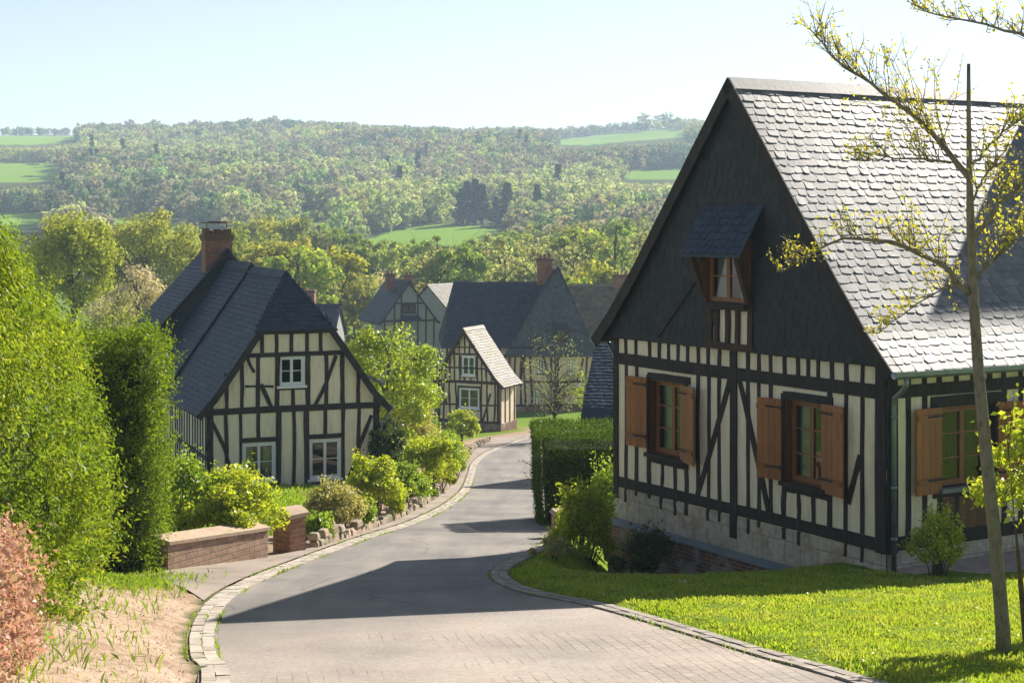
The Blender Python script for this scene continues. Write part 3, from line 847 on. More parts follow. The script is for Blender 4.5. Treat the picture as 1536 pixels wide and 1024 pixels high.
def ridge_tiles(mb, p, q, w=.16, ang=.8, ln=.33, seed=4, thick=.02, lift_=.03):
    p, q = Vector(p), Vector(q); d = q - p; n = max(2, int(d.length / ln)); t = d.normalized(); s = t.cross(Vector((0, 0, 1))).normalized()
    rn = random.Random(seed)
    for i in range(n):
        a = p + d * (i / n) - t * .01; b = p + d * ((i + 1) / n) + t * .012
        up = lift_ + rn.uniform(0, lift_ * .4)
        for sg in (1, -1):
            o = s * (sg * w); dn = Vector((0, 0, -w * ang)); u = Vector((0, 0, up))
            pts = [a + u, b + u * 1.25, b + u * 1.25 + o + dn, a + u + o + dn]
            lo = [x - Vector((0, 0, thick)) for x in pts]
            mb.hexa(lo if sg > 0 else lo[::-1], pts if sg > 0 else pts[::-1])

def chimney(root, cx, cy, wx, wy, z0, z1, mat=None, pots=3, crown=True):
    mb = MB(); mb.box(cx - wx / 2, cx + wx / 2, cy - wy / 2, cy + wy / 2, z0, z1)
    c = mb.build('chimney', mat or M_BRICK, root)
    m2 = MB()
    if crown:
        for k, (e, za, zb_) in enumerate(((.04, z1 - .22, z1 - .12), (.075, z1 - .118, z1 - .03), (.03, z1 - .028, z1 + .03))):
            m2.box(cx - wx / 2 - e, cx + wx / 2 + e, cy - wy / 2 - e, cy + wy / 2 + e, za, zb_)
        o = m2.build('crown', M_TERRA, root); o.parent = c
    for i in range(pots):
        f = (i + .5) / pots - .5
        px_, py_ = (cx + f * wx * .9, cy) if wx >= wy else (cx, cy + f * wy * .9)
        h = .22 + .09 * ((i * 7) % 3)
        m3 = MB(); m3.tube([(px_, py_, z1 + .02), (px_, py_, z1 + h * .5), (px_, py_, z1 + h)], [.10, .085, .10], 9)
        o = m3.build('chimney_pot', M_TERRA, root); o.parent = c
    return c

# ================================================================== the large house on the right
rA = house_root('half_timbered_house', 'large half-timbered house on the right with slate-hung gable and brown shutters', 'house', A_L, A_U, -6.9)
def a_px(px):
    r = (px - CX) / F_PX
    t = (A_C[0] - r * A_C[1]) / (-A_U[0] * -1 + 0) if False else (A_C[0] - r * A_C[1]) / (A_U[0] - r * A_U[1])
    return A_W - t
def Z_at_A(px, py): return -(py - HY) / F_PX * (A_L[1] + A_U[1] * a_px(px))
def s_px(px):
    r = (px - CX) / F_PX
    return (r * A_C[1] - A_C[0]) / (A_V[0] - r * A_V[1])
FA, FS = face_front, face_right(A_W)
ZS, ZM, ZT, ZL = -5.10, -2.70, -2.27, -5.87
w1 = (a_px(975), a_px(1028)); w2 = (a_px(1178), a_px(1239))
win1 = (w1[0], w1[1], -4.40, -3.03); win2 = (w2[0], w2[1], -4.40, -3.03)
s1 = (s_px(1409), s_px(1409) + 1.25)
winS = (s1[0], s1[1], -4.28, -3.0)
RX = a_px(1108)                                   # ridge line position
Z_R = 2.46; Z_E = -2.36
prof_r = [(0, Z_E), (.55, Z_E + .56), (1.2, Z_E + 1.33), (A_W - RX + .34, Z_R)]
prof_l = [(0, Z_E), (.6, Z_E + .56), (1.4, Z_E + 1.42), (RX + .45, Z_R)]
mb = MB()
skin(mb, FA, [(0, ZS - .12), (A_W, ZS - .12), (A_W, ZT + .1), (0, ZT + .1)], [win1, win2])
skin(mb, FS, [(0, ZS - .12), (A_LEN, ZS - .12), (A_LEN, ZT), (0, ZT)], [winS, (4.4, 5.5, -4.28, -3.0)])
skin(mb, face_left(A_LEN), [(0, -6.9), (A_LEN, -6.9), (A_LEN, ZT), (0, ZT)])
skin(mb, face_back(A_W, A_LEN), [(0, -6.9), (A_W, -6.9), (A_W, ZT), (A_W - RX, Z_R - .15), (0, ZT)])
mb.build('wall', M_PLASTER, rA)
# plinth: pale render band over a lead-capped brick footing
mb = MB()
skin(mb, FA, [(0, ZL), (A_W, ZL), (A_W, ZS - .12), (0, ZS - .12)], d=.012)
skin(mb, FS, [(0, -6.9), (A_LEN, -6.9), (A_LEN, ZS - .12), (0, ZS - .12)], d=.012)
mb.build('plinth_band', M_STONE, rA)
mb = MB(); fbox(mb, FA, -.10, A_W + .02, -.02, .10, -7.6, ZL - .06); fbox(mb, face_left(A_LEN), 8, A_LEN + .10, -.02, .10, -7.6, ZL - .06)
mb.build('brick_footing', M_BRICK_PL, rA)
mb = MB()
mb.hexa([FA(-.13, .14, ZL - .06), FA(A_W, .14, ZL - .06), FA(A_W, 0, ZL - .06), FA(-.13, 0, ZL - .06)], [FA(-.13, .135, ZL - .03), FA(A_W, .135, ZL - .03), FA(A_W, .0, ZL + .06), FA(-.13, .0, ZL + .06)])
mb.build('footing_ledge', M_LEAD, rA)
# timber frame
mb = MB()
beam(mb, FA, (-.02, ZS), (A_W + .02, ZS), .20, .028, .014, 9); beam(mb, FA, (-.02, ZM), (A_W + .02, ZM), .22, .028, .014, 9)
beam(mb, FA, (0, ZT + .02), (A_W, ZT + .02), .12, .024)
posts_px = [945, 955, 974, 993, 1013, 1030, 1048, 1063, 1080, 1123, 1139, 1157, 1176, 1199, 1221, 1245, 1269, 1294]
posts_px[0] = 939
for px in posts_px:
    a = a_px(px); w = .085 if px not in (974, 1030, 1176, 1245) else .11
    zb, zt = ZS, ZM
    spans = [(zb, zt)]
    for wn in (win1, win2):
        if wn[0] - .05 < a < wn[1] + .05: spans = [(zb, wn[2] - .08)]
    for s_ in spans: beam(mb, FA, (a, s_[0]), (a + _br.uniform(-.02, .02), s_[1]), w, .018, .016)
    if _br.random() < .75: beam(mb, FA, (a, ZS - .1), (a + _br.uniform(-.01, .01), ZS - .1 - _br.uniform(.08, .28)), w * .9, .019, .02, 3)
for px in [939, 955, 975, 990, 1004, 1017, 1032, 1048, 1063, 1080, 1122, 1139, 1157, 1178, 1197, 1213, 1228, 1248, 1271, 1294]:
    a = a_px(px); beam(mb, FA, (a, ZM), (a + _br.uniform(-.02, .02), ZT + .05), .085, .018, .014, 3)
beam(mb, FA, (.07, ZL + .45), (.07, ZT), .15, .032, .01); beam(mb, FA, (A_W - .11, ZS - .12), (A_W - .11, ZT), .23, .034, .012)
beam(mb, FA, (a_px(1101), ZS - .5), (a_px(1101), ZT), .17, .034, .02)
beam(mb, FA, (a_px(1096), ZM - .1), (a_px(1047), ZS + .1), .11, .024, .02); beam(mb, FA, (a_px(1110), ZM - .1), (a_px(1154), ZS + .1), .11, .024, .02)
beam(mb, FA, (a_px(1291), -3.75), (a_px(1272), ZS + .55), .11, .023, .02); beam(mb, FA, (a_px(941), -3.5), (a_px(950), -4.3), .09, .022, .02)
for wn, l, r in ((win1, 973, 1036), (win2, 1176, 1250)):
    beam(mb, FA, (a_px(l), wn[3] + .08), (a_px(r), wn[3] + .08), .13, .03, .01)
    beam(mb, FA, (wn[0] - .05, wn[2] - .12), (wn[1] + .10, wn[2] - .12), .12, .031, .01)
    beam(mb, FA, (wn[0] - .045, wn[2] - .08), (wn[0] - .045, wn[3] + .1), .08, .026, .008); beam(mb, FA, (wn[1] + .045, wn[2] - .08), (wn[1] + .045, wn[3] + .1), .08, .026, .008)
# eave side
beam(mb, FS, (-.02, ZS + .02), (A_LEN, ZS + .02), .22, .028, .012, 14); beam(mb, FS, (-.02, ZM), (A_LEN, ZM), .20, .028, .012, 14)
beam(mb, FS, (.10, ZS - .12), (.10, ZT), .22, .034, .01)
a = .45
while a < 9:
    if not (winS[0] - .12 < a < winS[1] + .12 or 4.3 < a < 5.6): beam(mb, FS, (a, ZS), (a + _br.uniform(-.02, .02), ZM), .10, .018, .014)
    else: beam(mb, FS, (a, ZS), (a, -4.36), .10, .018, .014)
    beam(mb, FS, (a, ZM), (a, ZT), .10, .018, .014, 3)
    a += _br.uniform(.30, .40)
beam(mb, FS, (winS[0] - .2, winS[3] + .1), (winS[1] + .2, winS[3] + .1), .18, .03, .01); beam(mb, FS, (winS[0] - .15, winS[2] - .1), (winS[1] + .15, winS[2] - .1), .12, .032, .01)
for aa in (winS[0] - .05, winS[1] + .05): beam(mb, FS, (aa, winS[2] - .1), (aa, winS[3] + .1), .10, .026, .008)
mb.build('timber_frame', M_TIMBER, rA)
mb = MB()
for i in range(6):
    a = winS[0] + .02 + i * .205; fbox(mb, FS, a, a + .19, .0, .016, ZS + .12, winS[2] - .17)
mb.build('wood_panel', M_OAKD, rA)
window(rA, FA, *win1, .17, M_OAKF, M_OAKD, 2, 3, .05, True, M_TIMBER, .11)
window(rA, FA, *win2, .17, M_OAKF, M_OAKD, 2, 3, .05, True, M_TIMBER, .11)
window(rA, FS, *winS, .15, M_OAKF, M_TIMBER, 2, 3, .05, False, M_LEAD, .13)
window(rA, FS, 4.4, 5.5, -4.28, -3.0, .15, M_OAKF, M_TIMBER, 2, 3, .05, True, M_LEAD, .13)
shutter(rA, FA, win1[0] - .02, .56, -4.32, -2.99, 9, -1, label='left brown plank shutter of the further gable window')
shutter(rA, FA, win1[1] - .06, .60, -4.44, -3.03, 14, 1)
shutter(rA, FA, win2[0] - .03, .54, -4.40, -3.03, 9, -1)
shutter(rA, FA, win2[1] - .03, .60, -4.46, -3.0, 8, 1)
shutter(rA, FS, winS[0] - .02, .62, -4.34, -2.98, 6, -1)
shutter(rA, FS, winS[1] + .02, .60, -4.34, -2.98, 6, 1)
# slate-hung gable: outline follows the roof
OV = .22
def edge_a(z):      # left and right limits of the gable under the roof at height z
    def inv(prof):
        for (h0, z0), (h1, z1) in zip(prof, prof[1:]):
            if z <= z1 or (h1, z1) == prof[-1]: return h0 + (h1 - h0) * (z - z0) / (z1 - z0)
    return -.45 + inv(prof_l), A_W + .34 - inv(prof_r)
mb = MB()
JD = .10            # the slates stand proud of the wall below
zb = ZT - .02
rows_z = [zb + i * (Z_R - .10 - zb) / 40 for i in range(41)]
pts_l = [(edge_a(z)[0] + .04, z) for z in rows_z]; pts_r = [(edge_a(z)[1] - .04, z) for z in rows_z]
gw0, gw1 = a_px(1074), a_px(1132); gz0, gz1 = -1.46, -.52; pz0, pz1 = -2.22, -1.54
for i in range(40):
    l0, l1, r0, r1 = pts_l[i], pts_l[i + 1], pts_r[i], pts_r[i + 1]
    zc = (l0[1] + l1[1]) / 2
    if pz0 < zc < gz1 + .05:
        mb.quad(FA(l0[0], JD, l0[1]), FA(gw0, JD, l0[1]), FA(gw0, JD, l1[1]), FA(l1[0], JD, l1[1]))
        mb.quad(FA(gw1, JD, r0[1]), FA(r0[0], JD, r0[1]), FA(r1[0], JD, r1[1]), FA(gw1, JD, r1[1]))
    else:
        mb.quad(FA(l0[0], JD, l0[1]), FA(r0[0], JD, r0[1]), FA(r1[0], JD, r1[1]), FA(l1[0], JD, l1[1]))
mb.quad(FA(pts_l[0][0], 0, zb), FA(pts_r[0][0], 0, zb), FA(pts_r[0][0], JD, zb), FA(pts_l[0][0], JD, zb))
SG = Slope((0, -JD, 0), (1, 0, 0), (0, 1, 0), [(-.001, zb), (0, Z_R - .12)])
def _gl(v): return edge_a(min(zb + v + .18, Z_R - .2))[0] + .07
def _gr(v): return edge_a(min(zb + v + .18, Z_R - .2))[1] - .07
zc0 = lambda v: zb + v
def split(lo, hi, v):
    z = zb + v
    return z
# left part, right part and top part of the cladding
slates(mb, SG, lambda v: _gl(v), lambda v: (gw0 - .03 if pz0 - .05 < zb + v < gz1 + .1 else _gr(v)), .165, .20, 31, .007, .8, lift=.003, chamfer=.2)
slates(mb, SG, lambda v: (gw1 + .03 if pz0 - .05 < zb + v < gz1 + .1 else 99), lambda v: _gr(v), .165, .20, 32, .007, .8, lift=.003, chamfer=.2)
mb.build('gable_cladding', M_SLATE_H, rA)
mb = MB()
beam(mb, FA, (a_px(1056), Z_at_A(1056, 412)), (a_px(994), Z_at_A(994, 503)), .10, JD + .045, .01, 4, d0=JD - .02)
mb.build('gable_fillet', M_TIMBER, rA)
# boarded panel and small window with its slate hood in the gable
mb = MB(); skin(mb, FA, [(gw0 - .1, pz0 - .05), (gw1 + .1, pz0 - .05), (gw1 + .1, pz1 + .05), (gw0 - .1, pz1 + .05)], d=JD - .01); mb.build('gable_panel', M_PLASTER, rA)
mb = MB()
for a in [gw0 - .03, gw0 + .17 * 1, gw0 + .47, gw0 + .75, gw1 + .03]: beam(mb, FA, (a, pz0), (a + .01, pz1), .10 if gw0 < a < gw1 else .13, JD + .045, .012, 3)
beam(mb, FA, (gw0 - .12, pz0), (gw1 + .12, pz0), .12, JD + .05, .01); beam(mb, FA, (gw0 - .14, pz1 + .03), (gw1 + .14, pz1 + .03), .14, JD + .09, .01)
beam(mb, FA, (gw0 + .05, pz1 - .02), (gw0 + .20, pz0 + .08), .06, JD + .03, .01)
mb.build('panel_timber', M_TIMBER_OLD, rA)
FW = lambda a, d, z: FA(a, d + JD + .12, z)
window(rA, FW, gw0 + .0, gw1 - .0, gz0, gz1, .10, M_OAKF, M_OAKD, 2, 2, .05, True, M_TIMBER, .08)
mb = MB()
hz0, hz1 = -.60, .27; h0, h1 = a_px(1063), a_px(1153); HP = .52
V = [FA(h0, JD, hz1), FA(h1, JD, hz1), FA(h1 - .02, JD + HP, hz0), FA(h0 - .02, JD + HP, hz0)]
for off in (0,):
    lo = [(x, y, z - .05) for x, y, z in V]; mb.hexa(lo[::-1], V[::-1])
SH = Slope((0, -(JD + HP), 0), (1, 0, 0), (0, 1, 0), [(0, hz0), (HP, hz1)])
slates(mb, SH, lambda v: h0 - .03, lambda v: h1 + .03, .15, .2, 9, .010, .8, lift=.006, chamfer=.25)
mb.build('window_hood', M_SLATE_SHADE, rA)
for a, sg in ((gw0 - .05, -1), (gw1 + .05, 1)):
    mb = MB()
    mb.hexa([FA(a - .05, JD + .1, gz0 - .05), FA(a + .05, JD + .1, gz0 - .05), FA(a + .05, JD + .0, gz0 - .05), FA(a - .05, JD + .0, gz0 - .05)],
            [FA(a - .05 + sg * .06, JD + HP - .08, hz0 - .02), FA(a + .05 + sg * .06, JD + HP - .08, hz0 - .02), FA(a + .05 + sg * .06, JD + HP - .2, hz0 - .02), FA(a - .05 + sg * .06, JD + HP - .2, hz0 - .02)])
    mb.build('hood_brace', M_TIMBER_OLD, rA)
for a in (gw0 - .02, gw1 + .02):       # boarded cheeks under the hood
    mb = MB()
    mb.hexa([FA(a - .015, JD + .13, gz0), FA(a + .015, JD + .13, gz0), FA(a + .015, JD, gz0), FA(a - .015, JD, gz0)],
            [FA(a - .015, JD + .30, gz1 + .02), FA(a + .015, JD + .30, gz1 + .02), FA(a + .015, JD, .18), FA(a - .015, JD, .18)])
    mb.build('cheek_board', M_OAKD, rA)
# roof: deck, slates, ridge, verge boards
mb = MB()
SR = Slope((A_W + .34, -OV, 0), (0, 1, 0), (-1, 0, 0), prof_r)
SLp = Slope((-.45, A_LEN + .2, 0), (0, -1, 0), (1, 0, 0), prof_l)
LR = A_LEN + OV + .2
mb.cur = 1
for S in (SR, SLp):
    for i in range(len(S.pr) - 1):
        va, vb = S.s[i], S.s[i + 1]
        mb.quad(S.pt(0, va), S.pt(LR, va), S.pt(LR, vb), S.pt(0, vb))
        mb.quad(S.pt(0, va, -.07), S.pt(0, vb, -.07), S.pt(LR, vb, -.07), S.pt(LR, va, -.07))
        mb.quad(S.pt(0, va, -.07), S.pt(0, va), S.pt(0, vb), S.pt(0, vb, -.07))
    mb.quad(S.pt(0, 0, -.07), S.pt(LR, 0, -.07), S.pt(LR, 0), S.pt(0, 0))
mb.cur = 0
slates(mb, SR, lambda v: .0, lambda v: LR,   .165, .235, 5, .0042, 1.2, chamfer=.26, lift=.005, tj=.4)
mb.cur = 2
slates(mb, SLp, lambda v: 0, lambda v: LR + .015, .205, .27, 6, .016, .6)
mb.cur = 0
ap = SR.pt(0, SR.s[-1]); bp_ = SR.pt(LR, SR.s[-1])
ridge_tiles(mb, (ap.x, ap.y - .02, ap.z + .035), (bp_.x, bp_.y, bp_.z + .035), .17, 1.25, .36, thick=.012, lift_=.008)
mb.build('roof', [M_SLATE, M_DECK, M_SLATE_SHADE], rA)
for S, A0, sg in ((SR, 0.0, -1), (SLp, LR, 1)):
    mb = MB()
    for i in range(len(S.pr) - 1):
        va, vb = S.s[i], S.s[i + 1]
        pts = [(va, .036), (vb, .036), (vb, -.20), (va, -.20)]
        f = [S.pt(A0 + sg * .03, v, l) for v, l in pts]; b = [S.pt(A0 + sg * .002, v, l) for v, l in pts]
        mb.add(f + b, [(0, 1, 2, 3), (7, 6, 5, 4), (0, 4, 5, 1), (1, 5, 6, 2), (2, 6, 7, 3), (3, 7, 4, 0)])
    mb.build('verge_board', M_TIMBER, rA)
# gutter and downpipe
mb = MB()
gx, gz = A_W + .40, Z_E - .03
pr_ = [(-.07, .05), (-.065, .0), (-.035, -.05), (.02, -.06), (.055, -.02), (.06, .05), (.045, .05), (.04, -.01), (.015, -.045), (-.03, -.037), (-.052, .0), (-.056, .05)]
n = len(pr_)
vs = [(gx + x, y, gz + z) for y in (-OV - .02, A_LEN) for x, z in pr_]
mb.add(vs, [(i, (i + 1) % n, n + (i + 1) % n, n + i) for i in range(n)] + [tuple(range(n))[::-1]])
mb.build('gutter', M_ZINC, rA)
mb = MB()
mb.tube([(gx, .02, gz - .05), (gx, .03, gz - .14), (gx - .10, .04, gz - .26), (A_W + .11, .06, gz - .38), (A_W + .085, .07, gz - .55), (A_W + .085, .07, -5.5)], .042, 10)
for z in (-3.1, -4.2, -5.0): mb.tube([(A_W + .085, .07, z), (A_W + .085, .07, z + .05)], .052, 10)
mb.build('downpipe', M_ZINC, rA, True)
# chimney on the far part of the ridge
chimney(rA, RX + .15, 9.78, .9, 2.6, 1.6, 3.06, M_BRICK, 3)
# gutter end on the left eave
mb = MB(); mb.tube([(-.50, -OV, Z_E - .02), (-.50, A_LEN, Z_E - .02)], .05, 8); mb.tube([(-.47, .15, Z_E - .04), (-.30, .15, Z_E - .25), (-.08, .1, Z_E - .42), (-.07, .1, -6.5)], .035, 8)
mb.build('rear_gutter', M_ZINC, rA, True)
# ================================================================== smaller houses down the road
def along(O, u, px):
    r = (px - CX) / F_PX
    return (r * O[1] - O[0]) / (u[0] - r * u[1])
def z_at(O, u, a, py):
    return -(py - HY) / F_PX * (O[1] + u[1] * a)

# ---- gable house on the left of the road
B_U = np.array([.926, .376]) / math.hypot(.926, .376); B_O = np.array([-8.97, 47.0]); B_V = np.array([-B_U[1], B_U[0]])
rB = house_root('half_timbered_house', 'cream half-timbered house left of the road with half-hipped slate roof and white windows', 'house', B_O, B_U, -8.75)
FB = face_front
bx = lambda px: along(B_O, B_U, px)
bz = lambda px, py: z_at(B_O, B_U, bx(px), py)
W_B = bx(569); ZE = -5.62; ZB0 = -8.46; mid = W_B / 2
ZR = -1.62; ZH = -3.28           # ridge and foot of the half hip
HP_ = .34
run = mid + HP_
prof = [(0, ZE - .12), (.5, ZE + .42), (run, ZR)]
def inv_h(z):
    for (h0, z0), (h1, z1) in zip(prof, prof[1:]):
        if z <= z1: return h0 + (h1 - h0) * (z - z0) / (z1 - z0)
    return run
hw = lambda z: mid - (inv_h(z) - HP_)
wins = [(bx(364), bx(413), bz(388, 721), bz(388, 664)), (bx(464), bx(511), bz(488, 717), bz(488, 658)), (bx(418), bx(457), bz(438, 578), bz(438, 534))]
mb = MB()
out = [(0, ZB0), (W_B, ZB0), (W_B, ZE)] + [(mid + hw(z), z) for z in (-5.2, -4.6, ZH)] + [(mid - hw(z), z) for z in (ZH, -4.6, -5.2)] + [(0, ZE)]
skin(mb, FB, out, wins)
LB = 12.8
skin(mb, face_left(LB), [(0, -9.2), (LB, -9.2), (LB, ZE + .1), (0, ZE + .1)], [(LB - 2.5, LB - 1.75, -7.9, -6.9)])
skin(mb, face_right(W_B), [(0, -9.2), (LB, -9.2), (LB, ZE + .1), (0, ZE + .1)])
mb.build('wall', M_PLASTER_B, rB)
mb = MB(); fbox(mb, FB, -.05, W_B + .05, -.02, .05, -9.6, ZB0); mb.build('footing', M_BRICK_PL, rB)
mb = MB()
zm = bz(303, 619); zcol = bz(440, 531)
beam(mb, FB, (-.02, zm), (W_B + .02, zm), .19, .03, .014, 8)
beam(mb, FB, (mid - hw(zcol) + .02, zcol), (mid + hw(zcol) - .02, zcol), .13, .028, .012, 6)
beam(mb, FB, (mid - hw(ZH), ZH - .06), (mid + hw(ZH), ZH - .06), .13, .026, .008)
beam(mb, FB, (-.02, ZB0 + .07), (W_B + .02, ZB0 + .07), .17, .03, .01)
zx = lambda q: bx(200 + q * .4393)
beam(mb, FB, (.10, ZB0), (.10, ZE + .3), .19, .034, .012); beam(mb, FB, (W_B - .10, ZB0), (W_B - .10, ZE + .3), .19, .034, .012)
for q, w in ((318, .11), (366, .09), (493, .17), (545, .11), (592, .16), (717, .12), (769, .11)):
    beam(mb, FB, (zx(q), ZB0), (zx(q) + _br.uniform(-.03, .03), zm), w, .022, .02)
for q in (427, 655):
    beam(mb, FB, (zx(q), wins[0][3] + .1), (zx(q), zm), .11, .022, .012, 3); beam(mb, FB, (zx(q), ZB0), (zx(q), wins[0][2] - .12), .11, .022, .012, 3)
for q, w in ((318, .11), (370, .11), (425, .12), (490, .15), (597, .15), (657, .12), (715, .13), (767, .12)):
    a = zx(q); top = min(zcol, ZE + (min(a, W_B - a) + HP_ - .1) * 1.33)
    beam(mb, FB, (a, zm), (a + _br.uniform(-.03, .03), top), w, .022, .02)
beam(mb, FB, (zx(545), zm), (zx(545), wins[2][2] - .1), .11, .022, .012, 3)
for q in (440, 488, 540, 593, 640): beam(mb, FB, (zx(q), zcol), (zx(q), ZH), .11, .022, .012, 3)
zy = lambda q, y: bz(200 + q * .4393, 330 + y * .4395)
def br2(pts, w):
    for (q0, y0), (q1, y1) in zip(pts, pts[1:]): beam(mb, FB, (zx(q0), zy(q0, y0)), (zx(q1), zy(q1, y1)), w, .026, .016, 4)
br2([(268, 690), (312, 780), (345, 890)], .11); br2([(812, 665), (775, 760), (735, 885)], .12)
br2([(436, 560), (478, 650)], .12); br2([(390, 468), (412, 520)], .09); br2([(692, 462), (658, 556), (612, 645)], .11); br2([(382, 567), (478, 567)], .07)
for wn in wins[:2]:
    beam(mb, FB, (wn[0] - .1, wn[3] + .09), (wn[1] + .1, wn[3] + .09), .14, .03, .008); beam(mb, FB, (wn[0] - .1, wn[2] - .09), (wn[1] + .1, wn[2] - .09), .13, .03, .008)
beam(mb, FB, (wins[2][0] - .1, wins[2][2] - .08), (wins[2][1] + .1, wins[2][2] - .08), .11, .03, .008)
# left flank
FLB = face_left(LB)
a = LB - .12
while a > 3:
    beam(mb, FLB, (a, -9.0), (a + _br.uniform(-.05, .05), ZE), .12, .02, .02); a -= _br.uniform(.36, .5)
beam(mb, FLB, (LB, -7.0), (LB - 6, -7.0), .13, .026)
# rafter feet board along both rakes, under the roof
for sg in (-1, 1):
    zs = [ZE - .05, -5.2, -4.6, -4.0, ZH]
    for z0, z1 in zip(zs, zs[1:]):
        beam(mb, FB, (mid + sg * (hw(z0) - .08), z0), (mid + sg * (hw(z1) - .08), z1), .15, .03, .004, 2)
mb.build('timber_frame', M_TIMBER, rB)
for wn in wins: window(rB, FB, *wn, .05, M_WHITE, M_WHITE, 2, 2, .06, wn is wins[0], M_WHITE, .07, casement=.04)
window(rB, FLB, LB - 2.5, LB - 1.75, -7.9, -6.9, .06, M_WHITE, M_WHITE, 2, 2, .05, False, M_WHITE, .06)
# front roof with half hip
mb = MB()
OVB = .22; HS = 1.0                      # hip set-back at the ridge
LF = 6.3
SLb = Slope((-HP_, LF, 0), (0, -1, 0), (1, 0, 0), prof); SRb = Slope((W_B + HP_, -OVB, 0), (0, 1, 0), (-1, 0, 0), prof)
LFt = LF + OVB
vH = SLb.s[-1] * (ZH - prof[0][1]) / (ZR - prof[0][1]) * 1.02
def hipcut(v): return 0 if v < vH else (v - vH) / (SLb.s[-1] - vH) * (HS + OVB)
for S, sg in ((SLb, 1), (SRb, -1)):
    mb.cur = 1
    vs_ = [0] + S.s[1:-1] + [vH, S.s[-1]]; vs_ = sorted(set(vs_))
    for va, vb in zip(vs_, vs_[1:]):
        a0, a1 = (0, LFt - hipcut(va)), (0, LFt - hipcut(vb))
        if sg < 0: a0, a1 = (hipcut(va), LFt), (hipcut(vb), LFt)
        mb.quad(S.pt(a0[0], va), S.pt(a0[1], va), S.pt(a1[1], vb), S.pt(a1[0], vb))
        mb.quad(S.pt(a0[0], va, -.08), S.pt(a1[0], vb, -.08), S.pt(a1[1], vb, -.08), S.pt(a0[1], va, -.08))
        e0, e1 = (a0[1], a1[1]) if sg > 0 else (a0[0], a1[0])
        mb.quad(S.pt(e0, va, -.08), S.pt(e0, va), S.pt(e1, vb), S.pt(e1, vb, -.08))
    mb.cur = 0
    if sg > 0: slates(mb, S, lambda v: -.0, lambda v: LFt - hipcut(v) + .02, .17, .22, 41, .012, .9, chamfer=.2)
    else:
        mb.cur = 2; slates(mb, S, lambda v: hipcut(v) - .02, lambda v: LFt, .17, .22, 42, .012, .7, chamfer=.2)
# hip plane
hl = math.hypot(HS + OVB, ZR - ZH); hb = hw(ZH) + .12
SHp = Slope((mid, -OVB - .03, 0), (1, 0, 0), (0, 1, 0), [(0, ZH - .02), (HS + OVB + .03, ZR + .0)])
mb.cur = 1; mb.quad(SHp.pt(-hb, 0), SHp.pt(hb, 0), SHp.pt(0, SHp.s[-1])); mb.quad(SHp.pt(-hb, 0, -.07), SHp.pt(hb, 0, -.07), SHp.pt(hb, 0), SHp.pt(-hb, 0))
mb.cur = 0
slates(mb, SHp, lambda v: -hb * (1 - v / SHp.s[-1]), lambda v: hb * (1 - v / SHp.s[-1]), .165, .2, 43, .01, .8, chamfer=.2)
apx = (mid, HS, ZR + .05)
ridge_tiles(mb, apx, (mid, LF, ZR + .05), .17, 1.25, .38)
mb.build('roof', [M_SLATE_SHADE, M_DECK, M_SLATE], rB)  # shaded slope and hip coloured dark blue, sunlit slope coloured paler
# verge boards
for S, A0, sg in ((SRb, 0.0, -1), (SLb, LFt, 1)):
    mb = MB()
    vs_ = [0, S.s[1], vH + .05]
    for va, vb in zip(vs_, vs_[1:]):
        pts = [(va, .012), (vb, .012), (vb, -.17), (va, -.17)]
        f = [S.pt(A0 + sg * .03, v, l) for v, l in pts]; b = [S.pt(A0 + sg * .002, v, l) for v, l in pts]
        mb.add(f + b, [(0, 1, 2, 3), (7, 6, 5, 4), (0, 4, 5, 1), (1, 5, 6, 2), (2, 6, 7, 3), (3, 7, 4, 0)])
    mb.build('verge_board', M_TIMBER, rB)
